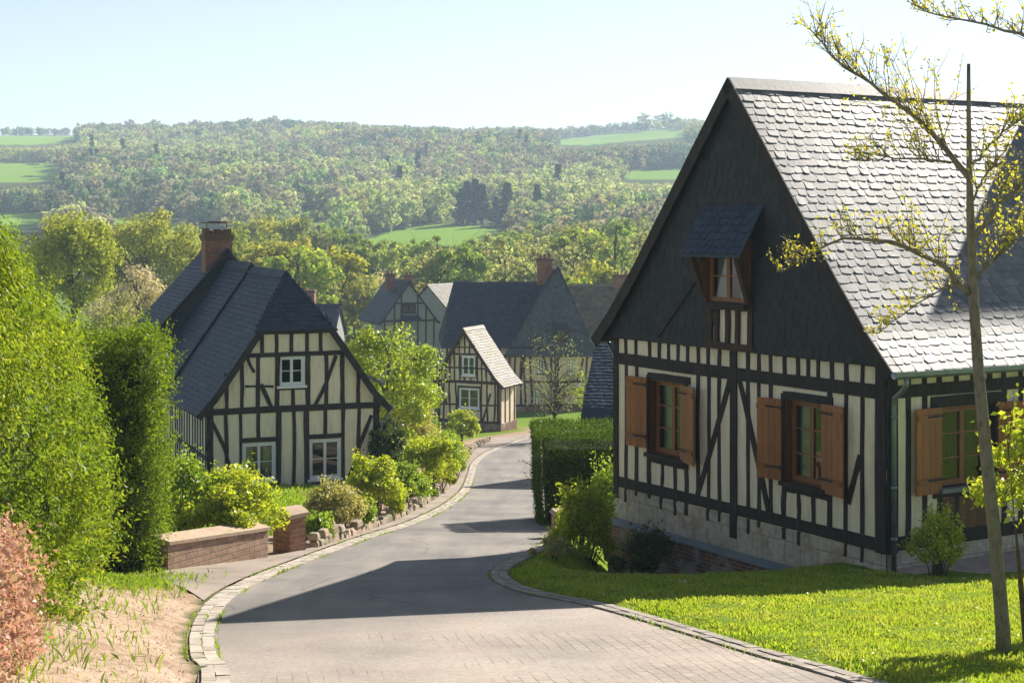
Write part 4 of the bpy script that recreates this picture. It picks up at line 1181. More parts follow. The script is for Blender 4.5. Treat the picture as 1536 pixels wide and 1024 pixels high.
# higher rear range
def gable_range(root, x0, x1, y0, y1, ze, zr, ov, mats, ev, wd, seed, walls=None, zbase=None, name='roof', cham=.2, bell=.45, frontwall=True, jit=.8, frontmat=None):
    m = (x0 + x1) / 2; r = m - x0 + ov
    pr = [(0, ze), (bell, ze + bell * .95), (r, zr)]
    mb = MB(); LT = y1 - y0 + .4
    SL_ = Slope((x0 - ov, y1 + .2, 0), (0, -1, 0), (1, 0, 0), pr); SR_ = Slope((x1 + ov, y0 - .2, 0), (0, 1, 0), (-1, 0, 0), pr)
    for k, S in enumerate((SL_, SR_)):
        mb.cur = 1
        for i in range(2):
            va, vb = S.s[i], S.s[i + 1]
            mb.quad(S.pt(0, va), S.pt(LT, va), S.pt(LT, vb), S.pt(0, vb)); mb.quad(S.pt(0, va, -.1), S.pt(0, vb, -.1), S.pt(LT, vb, -.1), S.pt(LT, va, -.1))
            for e in (0, LT): mb.quad(S.pt(e, va, -.1), S.pt(e, va), S.pt(e, vb), S.pt(e, vb, -.1))
        mb.cur = 0 if k == 0 else 2
        slates(mb, S, lambda v: -.02, lambda v: LT + .02, ev, wd, seed + k, .014, jit, chamfer=cham)
    mb.cur = 0
    ridge_tiles(mb, (m, y0 - .2, zr + .05), (m, y1 + .2, zr + .05), .17, 1.2, .4, seed)
    ro = mb.build(name, mats, root)
    if walls:
        w = MB(); zb_ = zbase; zw = ze + ov * .95
        ga = [(0, zb_), (x1 - x0, zb_), (x1 - x0, zw), ((x1 - x0) / 2, zr - .12), (0, zw)]
        if frontmat:
            fm_ = MB(); skin(fm_, lambda a, d, z: (x0 + a, y0 - d, z), ga); fm_.build('slate_apron', frontmat, root)
        elif frontwall: skin(w, lambda a, d, z: (x0 + a, y0 - d, z), ga)
        skin(w, lambda a, d, z: (x1 - a, y1 + d, z), ga)
        skin(w, lambda a, d, z: (x0 - d, y1 - a, z), [(0, zb_), (y1 - y0, zb_), (y1 - y0, zw), (0, zw)])
        skin(w, lambda a, d, z: (x1 + d, y0 + a, z), [(0, zb_), (y1 - y0, zb_), (y1 - y0, zw), (0, zw)])
        w.build('rear_wall' if name != 'roof' else 'wall', walls, root)
    return ro
gable_range(rB, -.02, W_B + .02, 5.9, 9.6, -5.60, -1.50, .36, [M_SLATE_SHADE, M_DECK, M_SLATE], .17, .22, 51, M_PLASTER_B, -9.2, 'rear_roof', frontmat=M_SLATE_SHADE)
gable_range(rB, .12, W_B - .12, 9.6, 13.6, -4.35, -1.08, .5, [M_SLATE_SHADE, M_DECK, M_SLATE], .17, .22, 53, M_PLASTER_B, -9.2, 'rear_roof', frontmat=M_SLATE_SHADE)
chimney(rB, mid - .25, 10.2, .95, .8, -3.0, -.52, M_BRICK, 0)
ch = rB.children[-1] if False else [c for c in rB.children if c.name.startswith('chimney')][0]
mb = MB()
for i, (dx, h) in enumerate(((-.40, .20), (-.2, .10), (.02, .16), (.22, .12), (.38, .17))): mb.box(mid - .25 + dx - .08, mid - .25 + dx + .08, 10.2 - .3, 10.2 + .3, -.488, -.488 + h)
mb.tube([(mid - .6, 10.2, -.45), (mid - .6, 10.2, -.12)], .015, 5); mb.tube([(mid + .1, 10.2, -.45), (mid + .1, 10.2, -.12)], .015, 5)
mb.box(mid - .75, mid + .25, 9.9, 10.5, -.12, -.09); mb.box(mid - .55, mid + .05, 9.95, 10.45, -.088, -.05)
o = mb.build('chimney_cap', M_TERRA, rB); o.parent = ch
# lead-roofed lean-to on the far flank
mb = MB(); Sx = Slope((W_B + .95, 2.4, 0), (0, 1, 0), (-1, 0, 0), [(0, ZE + .35), (1.6, ZE + 1.1)])
mb.quad(Sx.pt(0, 0), Sx.pt(3, 0), Sx.pt(3, Sx.s[-1]), Sx.pt(0, Sx.s[-1])); mb.quad(Sx.pt(0, 0, -.08), Sx.pt(0, 0), Sx.pt(0, Sx.s[-1]), Sx.pt(0, Sx.s[-1], -.08)); slates(mb, Sx, lambda v: 0, lambda v: 3, .17, .22, 61)
mb.build('side_dormer_roof', M_SLATE, rB)
mb = MB(); mb.tube([(W_B + .40, -.15, ZE - .12), (W_B + .40, LF, ZE - .12)], .05, 8); mb.tube([(W_B + .38, -.05, ZE - .15), (W_B + .2, -.05, ZE - .4), (W_B + .07, -.04, ZE - .6), (W_B + .07, -.04, -8.6)], .04, 8)
mb.build('downpipe', M_ZINC, rB, True)

# ---- little gable house at the end of the road
C_U = np.array([.918, -.397]); C_V = np.array([.397, .918]); C_RT = np.array([-.69, 92.0])
tl = along(C_RT, C_U, 657); C_O = C_RT + C_U * tl; W_C = -tl
rC = house_root('half_timbered_cottage', 'small half-timbered cottage with steep mossy sunlit roof at the bend of the road', 'cottage', C_O, C_U, -12.6)
cx_ = lambda px: along(C_O, C_U, px)
cz = lambda px, py: z_at(C_O, C_U, cx_(px), py)
ZCB, ZCF = cz(700, 633), cz(700, 573); ZCR = cz(697, 496); ZCE = ZCF + .1
mC = cx_(698)
cw = [(cx_(693), cx_(713), cz(703, 563), cz(703, 534)), (cx_(689), cx_(719), cz(704, 612), cz(704, 582))]
mb = MB()
skin(mb, FB, [(0, ZCB), (W_C, ZCB), (W_C, ZCE), (mC, ZCR), (0, ZCE)], cw)
skin(mb, face_right(W_C), [(0, -12.9), (2.3, -12.9), (2.3, ZCE), (0, ZCE)]); skin(mb, face_left(2.3), [(0, -12.9), (2.3, -12.9), (2.3, ZCE), (0, ZCE)]); skin(mb, face_back(W_C, 2.3), [(0, -12.9), (W_C, -12.9), (W_C, ZCE), (W_C - mC, ZCR), (0, ZCE)])
mb.build('wall', M_PLASTER_C, rC)
mb = MB(); fbox(mb, FB, -.06, W_C + .06, -.02, .08, -13.3, ZCB); fbox(mb, face_right(W_C), -.08, 2.3, -.02, .08, -13.3, ZCB); mb.build('footing', M_BRICK_PL, rC)
mb = MB()
beam(mb, FB, (0, ZCF), (W_C, ZCF), .17, .03, .02, 7); beam(mb, FB, (0, ZCB + .05), (W_C, ZCB + .05), .15, .03, .02)
def lim(a): return ZCE + (ZCR - ZCE) * (a / mC if a < mC else (W_C - a) / (W_C - mC)) - .05
zk = [cz(700, 533), cz(700, 522), cz(700, 552)]
def half(z): 
    k = (ZCR - z) / (ZCR - ZCE); return mC - mC * k, mC + (W_C - mC) * k
for z, w in ((cz(700, 531), .11), (cz(700, 521), .07), (cz(700, 552), .09)):
    l, r = half(z); beam(mb, FB, (l + .05, z), (r - .05, z), w, .026, .018)
beam(mb, FB, (.08, ZCB), (.08, ZCF), .15, .034); beam(mb, FB, (W_C - .1, ZCB), (W_C - .1, ZCF), .17, .034)
for i, px in enumerate((665, 676, 685, 722, 732, 741)):
    beam(mb, FB, (cx_(px), ZCB), (cx_(px) + _br.uniform(-.1, .1), ZCF), .10, .022, .035)
for px in (668, 675, 682, 690, 697, 706, 716, 723, 730, 738):
    a = cx_(px); beam(mb, FB, (a, ZCF), (a + _br.uniform(-.06, .06), min(lim(a), ZCR - .2) if not (cw[0][0] - .05 < a < cw[0][1] + .05) else ZCF + .35), .09, .022, .03)
for px in (697, 704): beam(mb, FB, (cx_(px), cw[0][3] + .1), (cx_(px), lim(cx_(px))), .09, .022, .02, 3)
beam(mb, FB, (cx_(662), ZCF - .1), (cx_(670), cz(670, 606)), .1, .025); beam(mb, FB, (cx_(736), cz(736, 590)), (cx_(724), ZCB + .1), .1, .025); beam(mb, FB, (0.1, cz(660, 606)), (cx_(686), cz(686, 606)), .09, .025); beam(mb, FB, (cx_(721), cz(720, 608)), (W_C, cz(748, 608)), .09, .025)
for wn in cw:
    beam(mb, FB, (wn[0] - .1, wn[2] - .08), (wn[1] + .1, wn[2] - .08), .12, .03)
    beam(mb, FB, (wn[0] - .06, wn[2]), (wn[0] - .06, wn[3]), .09, .03, .01, 2); beam(mb, FB, (wn[1] + .06, wn[2]), (wn[1] + .06, wn[3]), .09, .03, .01, 2)
beam(mb, FB, (cw[1][0] - .1, cw[1][3] + .07), (cw[1][1] + .1, cw[1][3] + .07), .12, .03)
for a in (.1, .75, 1.4, 2.1): beam(mb, face_right(W_C), (a, -12.9), (a, ZCE), .13, .025, .02)
beam(mb, face_right(W_C), (0, ZCF - .05), (2.3, ZCF - .05), .15, .03)
mb.build('timber_frame', M_TIMBER_OLD, rC)
for wn in cw: window(rC, FB, *wn, .04, M_WHITE, M_WHITE, 2, 2, .06, False, M_WHITE, .08)
pr_l = [(0, ZCE - .32), (mC + .38, ZCR + .12)]; pr_r = [(0, ZCE - .30), (.5, ZCE + .15), (W_C - mC + .38, ZCR + .12)]
mb = MB()
SCl = Slope((-.38, 2.5, 0), (0, -1, 0), (1, 0, 0), pr_l); SCr = Slope((W_C + .38, -.3, 0), (0, 1, 0), (-1, 0, 0), pr_r)
for S in (SCl, SCr):
    mb.cur = 1
    for i in range(len(S.pr) - 1):
        va, vb = S.s[i], S.s[i + 1]
        mb.quad(S.pt(0, va), S.pt(2.8, va), S.pt(2.8, vb), S.pt(0, vb)); mb.quad(S.pt(0, va, -.1), S.pt(0, vb, -.1), S.pt(2.8, vb, -.1), S.pt(2.8, va, -.1))
        for e in (0, 2.8): mb.quad(S.pt(e, va, -.1), S.pt(e, va), S.pt(e, vb), S.pt(e, vb, -.1))
    mb.cur = 0; slates(mb, S, lambda v: 0, lambda v: 2.8, .18, .24, 71, .02, 1.0)
ridge_tiles(mb, (mC, -.32, ZCR + .16), (mC, 2.5, ZCR + .16), .16, 1.2, .35)
mb.build('roof', [M_SLATE_O, M_DECK], rC)
for S, A0, sg in ((SCr, 0.0, -1), (SCl, 2.8, 1)):
    mb = MB()
    for i in range(len(S.pr) - 1):
        va, vb = S.s[i], S.s[i + 1]; pts = [(va, .012), (vb, .012), (vb, -.16), (va, -.16)]
        f = [S.pt(A0 + sg * .035, v, l) for v, l in pts]; b = [S.pt(A0 + sg * .002, v, l) for v, l in pts]
        mb.add(f + b, [(0, 1, 2, 3), (7, 6, 5, 4), (0, 4, 5, 1), (1, 5, 6, 2), (2, 6, 7, 3), (3, 7, 4, 0)])
    mb.build('verge_board', M_TIMBER_OLD, rC)

# ---- big farmhouse behind it: long range plus a gabled wing whose gable is hung with slate
D_O = np.array([.0, 108.0]); D_U = np.array([.997, .07]); D_U /= np.linalg.norm(D_U)
rD = house_root('slate_roofed_farmhouse', 'big old farmhouse with tall dark slate roofs and pinkish timbered walls behind the cottage', 'farmhouse', D_O, D_U, -13.6)
dx = lambda px: along(D_O, D_U, px); dz = lambda px, py: z_at(D_O, D_U, dx(px), py)
WD = dx(886); ZDE = dz(830, 530); ZDR = dz(840, 404); mD = dx(840); 
FD = lambda a, d, z: (a, -d, z)
dwin = [(dx(806), dx(817), dz(810, 560), dz(810, 538)), (dx(851), dx(862), dz(856, 562), dz(856, 540)), (dx(866), dx(874), dz(870, 596), dz(870, 566)), (dx(800), dx(811), dz(805, 612), dz(805, 585))]
mb = MB()
skin(mb, FD, [(0, -14), (WD, -14), (WD, ZDE + .1), (0, ZDE + .1)], dwin)
skin(mb, face_right(WD), [(0, -14), (9, -14), (9, ZDE), (0, ZDE)]); skin(mb, lambda a, d, z: (-d, 9 - a, z), [(0, -14), (9, -14), (9, ZDE), (0, ZDE)])
mb.build('wall', M_PLASTER_P, rD)
mb = MB(); fbox(mb, FD, -.05, WD + .05, -.02, .08, -14.4, dz(830, 609)); mb.build('footing', M_BRICK_PL, rD)
mb = MB()
a = .1
while a < WD:
    if not any(w[0] - .08 < a < w[1] + .08 for w in dwin): beam(mb, FD, (a, dz(830, 609)), (a + _br.uniform(-.2, .2), ZDE), _br.uniform(.09, .16), .025, .05)
    a += _br.uniform(.33, .55)
zmid = dz(830, 572); beam(mb, FD, (0, zmid), (WD, zmid), .16, .03, .03, 7); beam(mb, FD, (0, ZDE - .1), (WD, ZDE - .1), .2, .032, .02); beam(mb, FD, (0, dz(830, 609) + .05), (WD, dz(830, 609) + .05), .18, .032, .02)
for k in ((.6, .9), (2.6, 2.1), (4.4, 4.9)): beam(mb, FD, (k[0], zmid), (k[1], ZDE - .1), .12, .028, .03)
mb.build('timber_frame', M_TIMBER_OLD, rD)
for wn in dwin: window(rD, FD, *wn, .05, M_WHITE, M_TIMBER_OLD, 2, 2, .05, False, M_TIMBER_OLD, .05)
# slate-hung gable
OVD = .45
l0, r0 = -.5, WD + .45
mb = MB(); mb.cur = 1
mb.quad(FD(l0, .32, ZDE - .2), FD(r0, .32, ZDE - .2), FD(mD, -1.5, ZDR)); mb.cur = 0
SGd = Slope((0, -.32, 0), (1, 0, 0), (0, 1, 0), [(0, ZDE - .2), (1.82, ZDR)])
kz = lambda v: v / SGd.s[-1]
slates(mb, SGd, lambda v: l0 + (mD - l0) * kz(v), lambda v: r0 + (mD - r0) * kz(v), .24, .28, 81, .015, .9)
mb.build('hip_roof', [M_SLATE_D, M_DECK], rD)
mb = MB()
prl = [(0, ZDE - .25), (mD - l0, ZDR + .1)]; prr = [(0, ZDE - .25), (r0 - mD, ZDR + .1)]
SDl = Slope((l0 - .05, 9, 0), (0, -1, 0), (1, 0, 0), prl); SDr = Slope((r0 + .05, -.3, 0), (0, 1, 0), (-1, 0, 0), prr)
hipD = lambda v: 1.8 * v / SDl.s[-1]
for k, S in enumerate((SDl, SDr)):
    ve = S.s[-1]; A0, A1 = (0, 9.3); B0, B1 = (0, 7.5) if k == 0 else (1.8, 9.3)
    mb.cur = 1; mb.quad(S.pt(0, 0), S.pt(9.3, 0), S.pt(B1, ve), S.pt(B0, ve)); mb.quad(S.pt(0, 0, -.12), S.pt(B0, ve, -.12), S.pt(B1, ve, -.12), S.pt(9.3, 0, -.12))
    mb.quad(S.pt(0, 0, -.12), S.pt(0, 0), S.pt(B0, ve), S.pt(B0, ve, -.12)); mb.quad(S.pt(9.3, 0, -.12), S.pt(9.3, 0), S.pt(B1, ve), S.pt(B1, ve, -.12))
    mb.cur = 0 if k == 0 else 2; slates(mb, S, (lambda v: 0) if k == 0 else (lambda v: hipD(v)), (lambda v: 9.3 - hipD(v)) if k == 0 else (lambda v: 9.3), .23, .28, 83 + k, .016, .9)
ridge_tiles(mb, (mD, 1.5, ZDR + .15), (mD, 9, ZDR + .15), .2, 1.2, .4)
mb.build('roof', [M_SLATE_SHADE, M_DECK, M_SLATE], rD)
# hooded loft window in the gable
mb = MB(); h0, h1, hz = dx(829), dx(851), dz(838, 500)
V = [FD(h0, -.5, hz + .75), FD(h1, -.5, hz + .75), FD(h1, .55, hz + .3), FD(h0, .55, hz + .3)]
mb.hexa([(x, y, z - .08) for x, y, z in V][::-1], V[::-1]); mb.build('window_hood', M_SLATE_SHADE, rD)
window(rD, lambda a, d, z: FD(a, d + .3, z), dx(834), dx(847), hz - .45, hz + .3, .05, M_OAKD, M_TIMBER_OLD, 2, 2, .05, False, M_TIMBER_OLD, .1)
chimney(rD, dx(823), 2.9, 1.0, .8, dz(823, 430), dz(823, 389), M_BRICK, 3)
# long range going off to the left: ridge parallel to the view's width
lx = dx(662); rx = mD; yb = 4.2; zrl = z_at(D_O, D_U, dx(740), 424) * 1.035; zel = z_at(D_O, D_U, dx(700), 522) * 1.0
mb = MB()
SDf = Slope((lx, -.2, 0), (1, 0, 0), (0, 1, 0), [(0, zel), (.5, zel + .6), (yb, zrl)]); SDb = Slope((rx, 2 * yb + .2, 0), (-1, 0, 0), (0, -1, 0), [(0, zel), (.5, zel + .6), (yb + .2, zrl)])
LL = rx - lx
hipin = lambda v: .95 * v / SDf.s[-1] * 1.0
for k, S in enumerate((SDf, SDb)):
    mb.cur = 1
    for i in range(2):
        va, vb = S.s[i], S.s[i + 1]
        mb.quad(S.pt(hipin(va) if k == 0 else 0, va), S.pt(LL if k == 0 else LL - hipin(va), va), S.pt(LL if k == 0 else LL - hipin(vb), vb), S.pt(hipin(vb) if k == 0 else 0, vb))
    mb.cur = 0; slates(mb, S, (lambda v: hipin(v)) if k == 0 else (lambda v: 0), (lambda v: LL) if k == 0 else (lambda v: LL - hipin(v)), .23, .28, 87 + k, .015, .8)
mb.cur = 1; mb.quad(SDf.pt(0, 0), SDf.pt(hipin(SDf.s[-1]), SDf.s[-1]), SDb.pt(LL, 0))
mb.cur = 0
ridge_tiles(mb, SDf.pt(.95, SDf.s[-1], .04), SDf.pt(LL, SDf.s[-1], .04), .2, 1.1, .4)
mb.build('long_roof', [M_SLATE_SHADE, M_DECK], rD)
mb = MB(); skin(mb, lambda a, d, z: (lx + .3 + a, .3 - d, z), [(0, -14), (LL, -14), (LL, zel + .2), (0, zel + .2)]); skin(mb, lambda a, d, z: (lx + .3 - d, 8 - a, z), [(0, -14), (7.7, -14), (7.7, zel), (0, zel)])
mb.build('long_wall', M_PLASTER_P, rD)
mb = MB()
for i in range(9): beam(mb, lambda a, d, z: (lx + .3 + a, .3 - d, z), (.1 + i * .6, -13.6), (.1 + i * .6, zel), .14, .03, .03)
mb.build('long_wall_timber', M_TIMBER_OLD, rD)

M_THATCH = mat_island('brown_old_tiles', [(.11, .085, .07), (.15, .12, .10), (.09, .07, .06), (.17, .14, .11)], .85, .2, 18, .4, mossy=(.16, .17, .06))
# ---- grey gabled house further back on the left
def simple_house(name, label, cat, ax, Y, zbase, u, W, Lh, ze, zr, wallmat, roofmats, ch=(), ev=.26, wd=.3, seed=100, wins_=(), group=None):
    O = np.array([ax, Y]); u = np.array(u) / np.linalg.norm(u)
    r = house_root(name, label, cat, O, u, zbase, group)
    gable_range(r, 0, W, 0, Lh, ze, zr, .4, roofmats, ev, wd, seed, wallmat, zbase - .5)
    for c in ch: chimney(r, *c)
    for (a0, a1, z0, z1) in wins_: window(r, lambda a, d, z: (a, -d - .03, z), a0, a1, z0, z1, .02, M_TIMBER_OLD, M_TIMBER_OLD, 2, 2, .06, False, M_TIMBER_OLD, .05)
    return r
# gable right corner at px 655, apex px 611,y 426 ; Y about 135
zz = lambda Y, py: -(py - HY) / F_PX * Y
xx = lambda Y, px: (px - CX) / F_PX * Y
E_u = np.array([.95, .31]); E_u /= np.linalg.norm(E_u)
ax = xx(137, 574)
rE = simple_house('grey_house', 'grey-rendered house with a hooded gable window and two red chimneys beyond the bright green tree', 'house', ax, 137, -14.3, E_u, 4.7, 8, zz(135, 488), zz(135, 424), M_PLASTER_G, [M_SLATE_SHADE, M_DECK, M_SLATE_O],
             [(1.5, 3.5, .75, .6, zz(135, 440), zz(135, 414), M_BRICK, 2), (2.7, 1.6, .75, .6, zz(135, 440), zz(135, 415), M_BRICK, 2)], .26, .32, 101, [(1.7, 2.9, zz(135, 472), zz(135, 459))])
mb = MB(); FE = lambda a, d, z: (a, -d, z)
for a_ in (.15, 1.0, 1.6, 3.05, 3.8, 4.5): beam(mb, FE, (a_, -14), (a_ + .05, min(zz(135, 488) + .35 + (2.35 - abs(a_ - 2.35)) * 1.35, zz(135, 440))), .13, .03, .02)
beam(mb, FE, (0, zz(135, 484)), (4.7, zz(135, 484)), .16, .034, .02); beam(mb, FE, (.95, zz(135, 457)), (3.75, zz(135, 457)), .13, .034, .02)
mb.build('timber_frame', M_TIMBER_OLD, rE)
mb = MB(); zE_ = zz(135, 474)
V = [FE(1.55, .03, zE_ - .1), FE(3.2, .03, zE_ - .1), FE(3.3, .75, zE_ - .5), FE(1.45, .75, zE_ - .5)]
mb.hexa([(x, y, z - .08) for x, y, z in V][::-1], V[::-1]); mb.build('window_hood', M_SLATE_SHADE, rE)
simple_house('slate_house', 'low slate-roofed house with dark chimney seen just past the left house roof', 'house', xx(130, 436), 130, -14, (-.05, -1), 6.0, 4.4, zz(127, 505), zz(127, 457), M_PLASTER_G, [M_SLATE_SHADE, M_DECK, M_SLATE_SHADE],
             [(2.6, 1.7, .8, 1.5, zz(126, 470), zz(126, 436), M_BRICK, 1)], .28, .34, 105)
simple_house('stone_tiled_house', 'pale sunlit roof showing between the grey house and the farmhouse', 'house', xx(165, 612), 165, -14.4, (.8, -.6), 5.5, 9, zz(162, 470), zz(162, 428), M_PLASTER_G, [M_SLATE_O, M_DECK, M_SLATE_O], (), .3, .36, 107)
simple_house('thatched_house', 'brownish old roofed house with chimney behind the farmhouse hip', 'house', xx(140, 862), 140, -14, (-.12, -.99), 7.5, 5.2, zz(134, 505), zz(136, 427), M_PLASTER_P, [M_SLATE_O, M_DECK, M_THATCH],
             [(3.6, 4.3, .9, 1.5, zz(134, 470), zz(134, 413), M_BRICK, 2)], .3, .34, 109)
simple_house('slate_cottage', 'cottage with a dark slate roof slope showing between clipped hedge and large house', 'cottage', 4.15, 63.0, -9.9, (-.19, -.98), 8.0, 9.0, -6.9, -4.1, M_PLASTER_P, [M_SLATE_SHADE, M_DECK, M_SLATE_SHADE], (), .2, .26, 111)

# ================================================================== garden walls
wa, wb = np.array(road_at(252, 857)), np.array(road_at(402, 838))
def garden_wall(name, label, p, q, h0, h1, th, mat, capmat, cat='wall'):
    d = q - p; ln = np.linalg.norm(d); u = d / ln
    zb_ = min(P(p[1]), P(q[1])) - .2
    r = thing(name, label, cat, (p[0], p[1], zb_), math.atan2(u[1], u[0])); r['zb0'] = float(zb_)
    n = 8; mb = MB(); mc = MB()
    for i in range(n):
        a0, a1 = ln * i / n, ln * (i + 1) / n
        g0, g1 = float(P(p[1] + u[1] * a0)), float(P(p[1] + u[1] * a1)); t0, t1 = g0 + h0 + (h1 - h0) * i / n, g1 + h0 + (h1 - h0) * (i + 1) / n
        mb.hexa([(a0, 0, g0 - .2), (a1, 0, g1 - .2), (a1, th, g1 - .2), (a0, th, g0 - .2)], [(a0, 0, t0), (a1, 0, t1), (a1, th, t1), (a0, th, t0)])
        e = .035
        mc.hexa([(a0 + .002, -e, t0 + .001), (a1 + (e if i == n - 1 else 0), -e, t1 + .001), (a1 + (e if i == n - 1 else 0), th + e, t1 + .001), (a0 + .002, th + e, t0 + .001)],
                [(a0 + .002, -e, t0 + .055), (a1 + (e if i == n - 1 else 0), -e, t1 + .055), (a1 + (e if i == n - 1 else 0), th + e, t1 + .12), (a0 + .002, th + e, t0 + .12)])
    mb.build('masonry', mat, r); mc.build('coping', capmat, r)
    return r
M_COPE = mat_var('coping_stone', (.34, .24, .17), (.44, .33, .24), 4, .9, .4, 25, .2, c3=(.20, .20, .07))
garden_wall('garden_wall', 'low stone garden wall with mossy sloping coping below the laurel shrub', wa, wb, .42, .50, .34, M_BRICK_W, M_COPE)
pc = np.array(road_at(434, 827)); zb_ = float(P(pc[1])) - .15
rP = thing('gate_pillar', 'squat brick gate pillar with rounded cap beside the garden wall', 'pillar', (pc[0], pc[1], zb_), math.radians(-38)); rP['zb0'] = zb_
mb = MB(); mb.box(-.22, .22, -.2, .2, zb_, zb_ + .80); mb.build('shaft', M_BRICK_P, rP)
mb = MB(); n = 8
for i in range(n):
    a, b = -.27 + .54 * i / n, -.27 + .54 * (i + 1) / n; f = lambda s: zb_ + .875 + .10 * (1 - (s / .27) ** 2)
    mb.hexa([(a, -.24, zb_ + .801), (b, -.24, zb_ + .801), (b, .24, zb_ + .801), (a, .24, zb_ + .801)], [(a, -.24, f(a)), (b, -.24, f(b)), (b, .24, f(b)), (a, .24, f(a))])
mb.build('cap', M_COPE, rP)
# rubble edging along the pavement
M_RUBBLE = mat_island('rubble_stone', [(.30, .23, .17), (.40, .31, .23), (.24, .20, .15), (.35, .28, .22), (.28, .25, .20)], .95, .2, 22, .6, mossy=(.13, .15, .05))
mb = MB(); rn = random.Random(8)
sW = arc(WL); q = float(sW[np.argmin(np.linalg.norm(WL - np.array(road_at(462, 822)), axis=1))])
ico_v = [(-1, -1, -1), (1, -1, -1), (1, 1, -1), (-1, 1, -1), (-1, -1, 1), (1, -1, 1), (1, 1, 1), (-1, 1, 1)]
while q < sW[-1] - 3:
    for lay in range(2 if rn.random() < .45 else 1):
        x, y = np.interp(q, sW, WL[:, 0]), np.interp(q, sW, WL[:, 1]); x2, y2 = np.interp(q + .2, sW, WL[:, 0]), np.interp(q + .2, sW, WL[:, 1])
        th = math.atan2(y2 - y, x2 - x) + rn.uniform(-.25, .25); c, s = math.cos(th), math.sin(th)
        hx, hy, hz = rn.uniform(.11, .24), rn.uniform(.08, .13), rn.uniform(.06, .11) * (1 - .2 * lay)
        zc = float(P(y)) + .03 + hz * .75 + lay * .15
        pts = []
        for a, b, d in ico_v:
            k = 1 - .22 * (d > 0) - .08 * rn.random()
            X, Y_ = a * hx * k * rn.uniform(.85, 1.08), b * hy * k * rn.uniform(.8, 1.1)
            pts.append((x + X * c - Y_ * s, y + X * s + Y_ * c, zc + d * hz * rn.uniform(.85, 1.05)))
        mb.hexa(pts[:4], pts[4:])
    q += rn.uniform(.2, .42)
o = mb.build('rubble_wall', M_RUBBLE); tag(o, 'low rubble stone edging running along the pavement under the shrubs', 'wall')
bv = o.modifiers.new('bevel', 'BEVEL'); bv.width = .035; bv.segments = 2
# forecourt slab and brick pier beside the clipped hedge
c0, c1 = A_C + A_V * .35 - A_U * -.12, A_C + A_V * 12
mb = MB()
a_ = A_C + A_V * (-.1) + A_U * .25; b_ = A_C + A_V * 13 + A_U * .25
for p_, q_ in ((A_C + A_U * .02 + A_V * .1, A_C + A_U * 1.15 + A_V * 1.3),):
    o1 = A_C + A_U * .02; 
    for i in range(12):
        s0, s1_ = .1 + i * 1.05, .1 + (i + 1) * 1.05 - .012
        for j in range(2):
            u0, u1 = .03 + j * .62, .03 + (j + 1) * .62 - .012
            qd = [A_C + A_V * s0 + A_U * u0, A_C + A_V * s0 + A_U * u1, A_C + A_V * s1_ + A_U * u1, A_C + A_V * s1_ + A_U * u0]
            zt_ = -5.455 + _br.uniform(-.006, .006)
            mb.hexa([(p[0], p[1], zt_ - .15) for p in qd], [(p[0], p[1], zt_) for p in qd])
M_SLAB = mat_island('paving_slab', [(.34, .27, .22), (.40, .32, .26), (.36, .30, .26)], .9, .2, 20, .3)
tag(mb.build('path', M_SLAB), kind='structure')
pb = np.array([.95, 33.0]); zb_ = -7.2
rP2 = thing('gate_pier', 'reddish brick pier half hidden behind the straggly shrub by the clipped hedge', 'pier', (pb[0], pb[1], zb_), math.radians(10)); rP2['zb0'] = zb_
mb = MB(); mb.box(-.1, .30, -.2, .2, zb_, zb_ + 1.15); mb.build('shaft', M_BRICK_P, rP2)
mb = MB(); mb.hexa([(-.14, -.24, zb_ + 1.151), (.34, -.24, zb_ + 1.151), (.34, .24, zb_ + 1.151), (-.14, .24, zb_ + 1.151)], [(-.1, -.2, zb_ + 1.23), (.3, -.2, zb_ + 1.23), (.3, .2, zb_ + 1.23), (-.1, .2, zb_ + 1.23)]); mb.build('cap', M_COPE, rP2)
# ================================================================== plants
LEAF_HEDGE = mat_leaf('hedge_leaf', [(0.081, 0.155, 0.016), (0.149, 0.257, 0.024), (0.230, 0.351, 0.034), (0.108, 0.203, 0.020), (0.311, 0.405, 0.047)], .5, gloss=.008)
LEAF_LEFT = mat_leaf('conifer_leaf', [(0.132, 0.209, 0.018), (0.231, 0.319, 0.027), (0.330, 0.405, 0.037), (0.182, 0.258, 0.020), (0.446, 0.454, 0.056)], .5, gloss=.008, drift=(.07, .15, .02), dscale=1.6)
LEAF_YEL = mat_leaf('yellow_green_leaf', [(0.247, 0.325, 0.026), (0.364, 0.442, 0.036), (0.468, 0.520, 0.052), (0.286, 0.377, 0.026), (0.546, 0.559, 0.078)], .52, gloss=.03)
LEAF_SHRUB = mat_leaf('shrub_leaf', [(0.149, 0.243, 0.027), (0.230, 0.351, 0.038), (0.311, 0.432, 0.047), (0.176, 0.284, 0.027), (0.392, 0.486, 0.068)], .5, gloss=.03)
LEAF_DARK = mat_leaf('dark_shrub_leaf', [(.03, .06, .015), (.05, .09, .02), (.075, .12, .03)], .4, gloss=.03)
LEAF_COPPER = mat_leaf('copper_leaf', [(.42, .22, .17), (.54, .33, .26), (.60, .42, .34), (.46, .26, .20), (.44, .38, .20), (.64, .44, .37)], .42, gloss=.01, tint=(1.15, .95, .75))
LEAF_BUD = mat_leaf('spring_bud_leaf', [(.42, .43, .05), (.54, .52, .08), (.62, .54, .07), (.47, .49, .08)], .5, gloss=.02)
LEAF_DRY = mat_leaf('dry_pale_leaf', [(0.390, 0.338, 0.156), (0.494, 0.429, 0.208), (0.338, 0.364, 0.117), (0.429, 0.416, 0.195)], .42, gloss=.03)
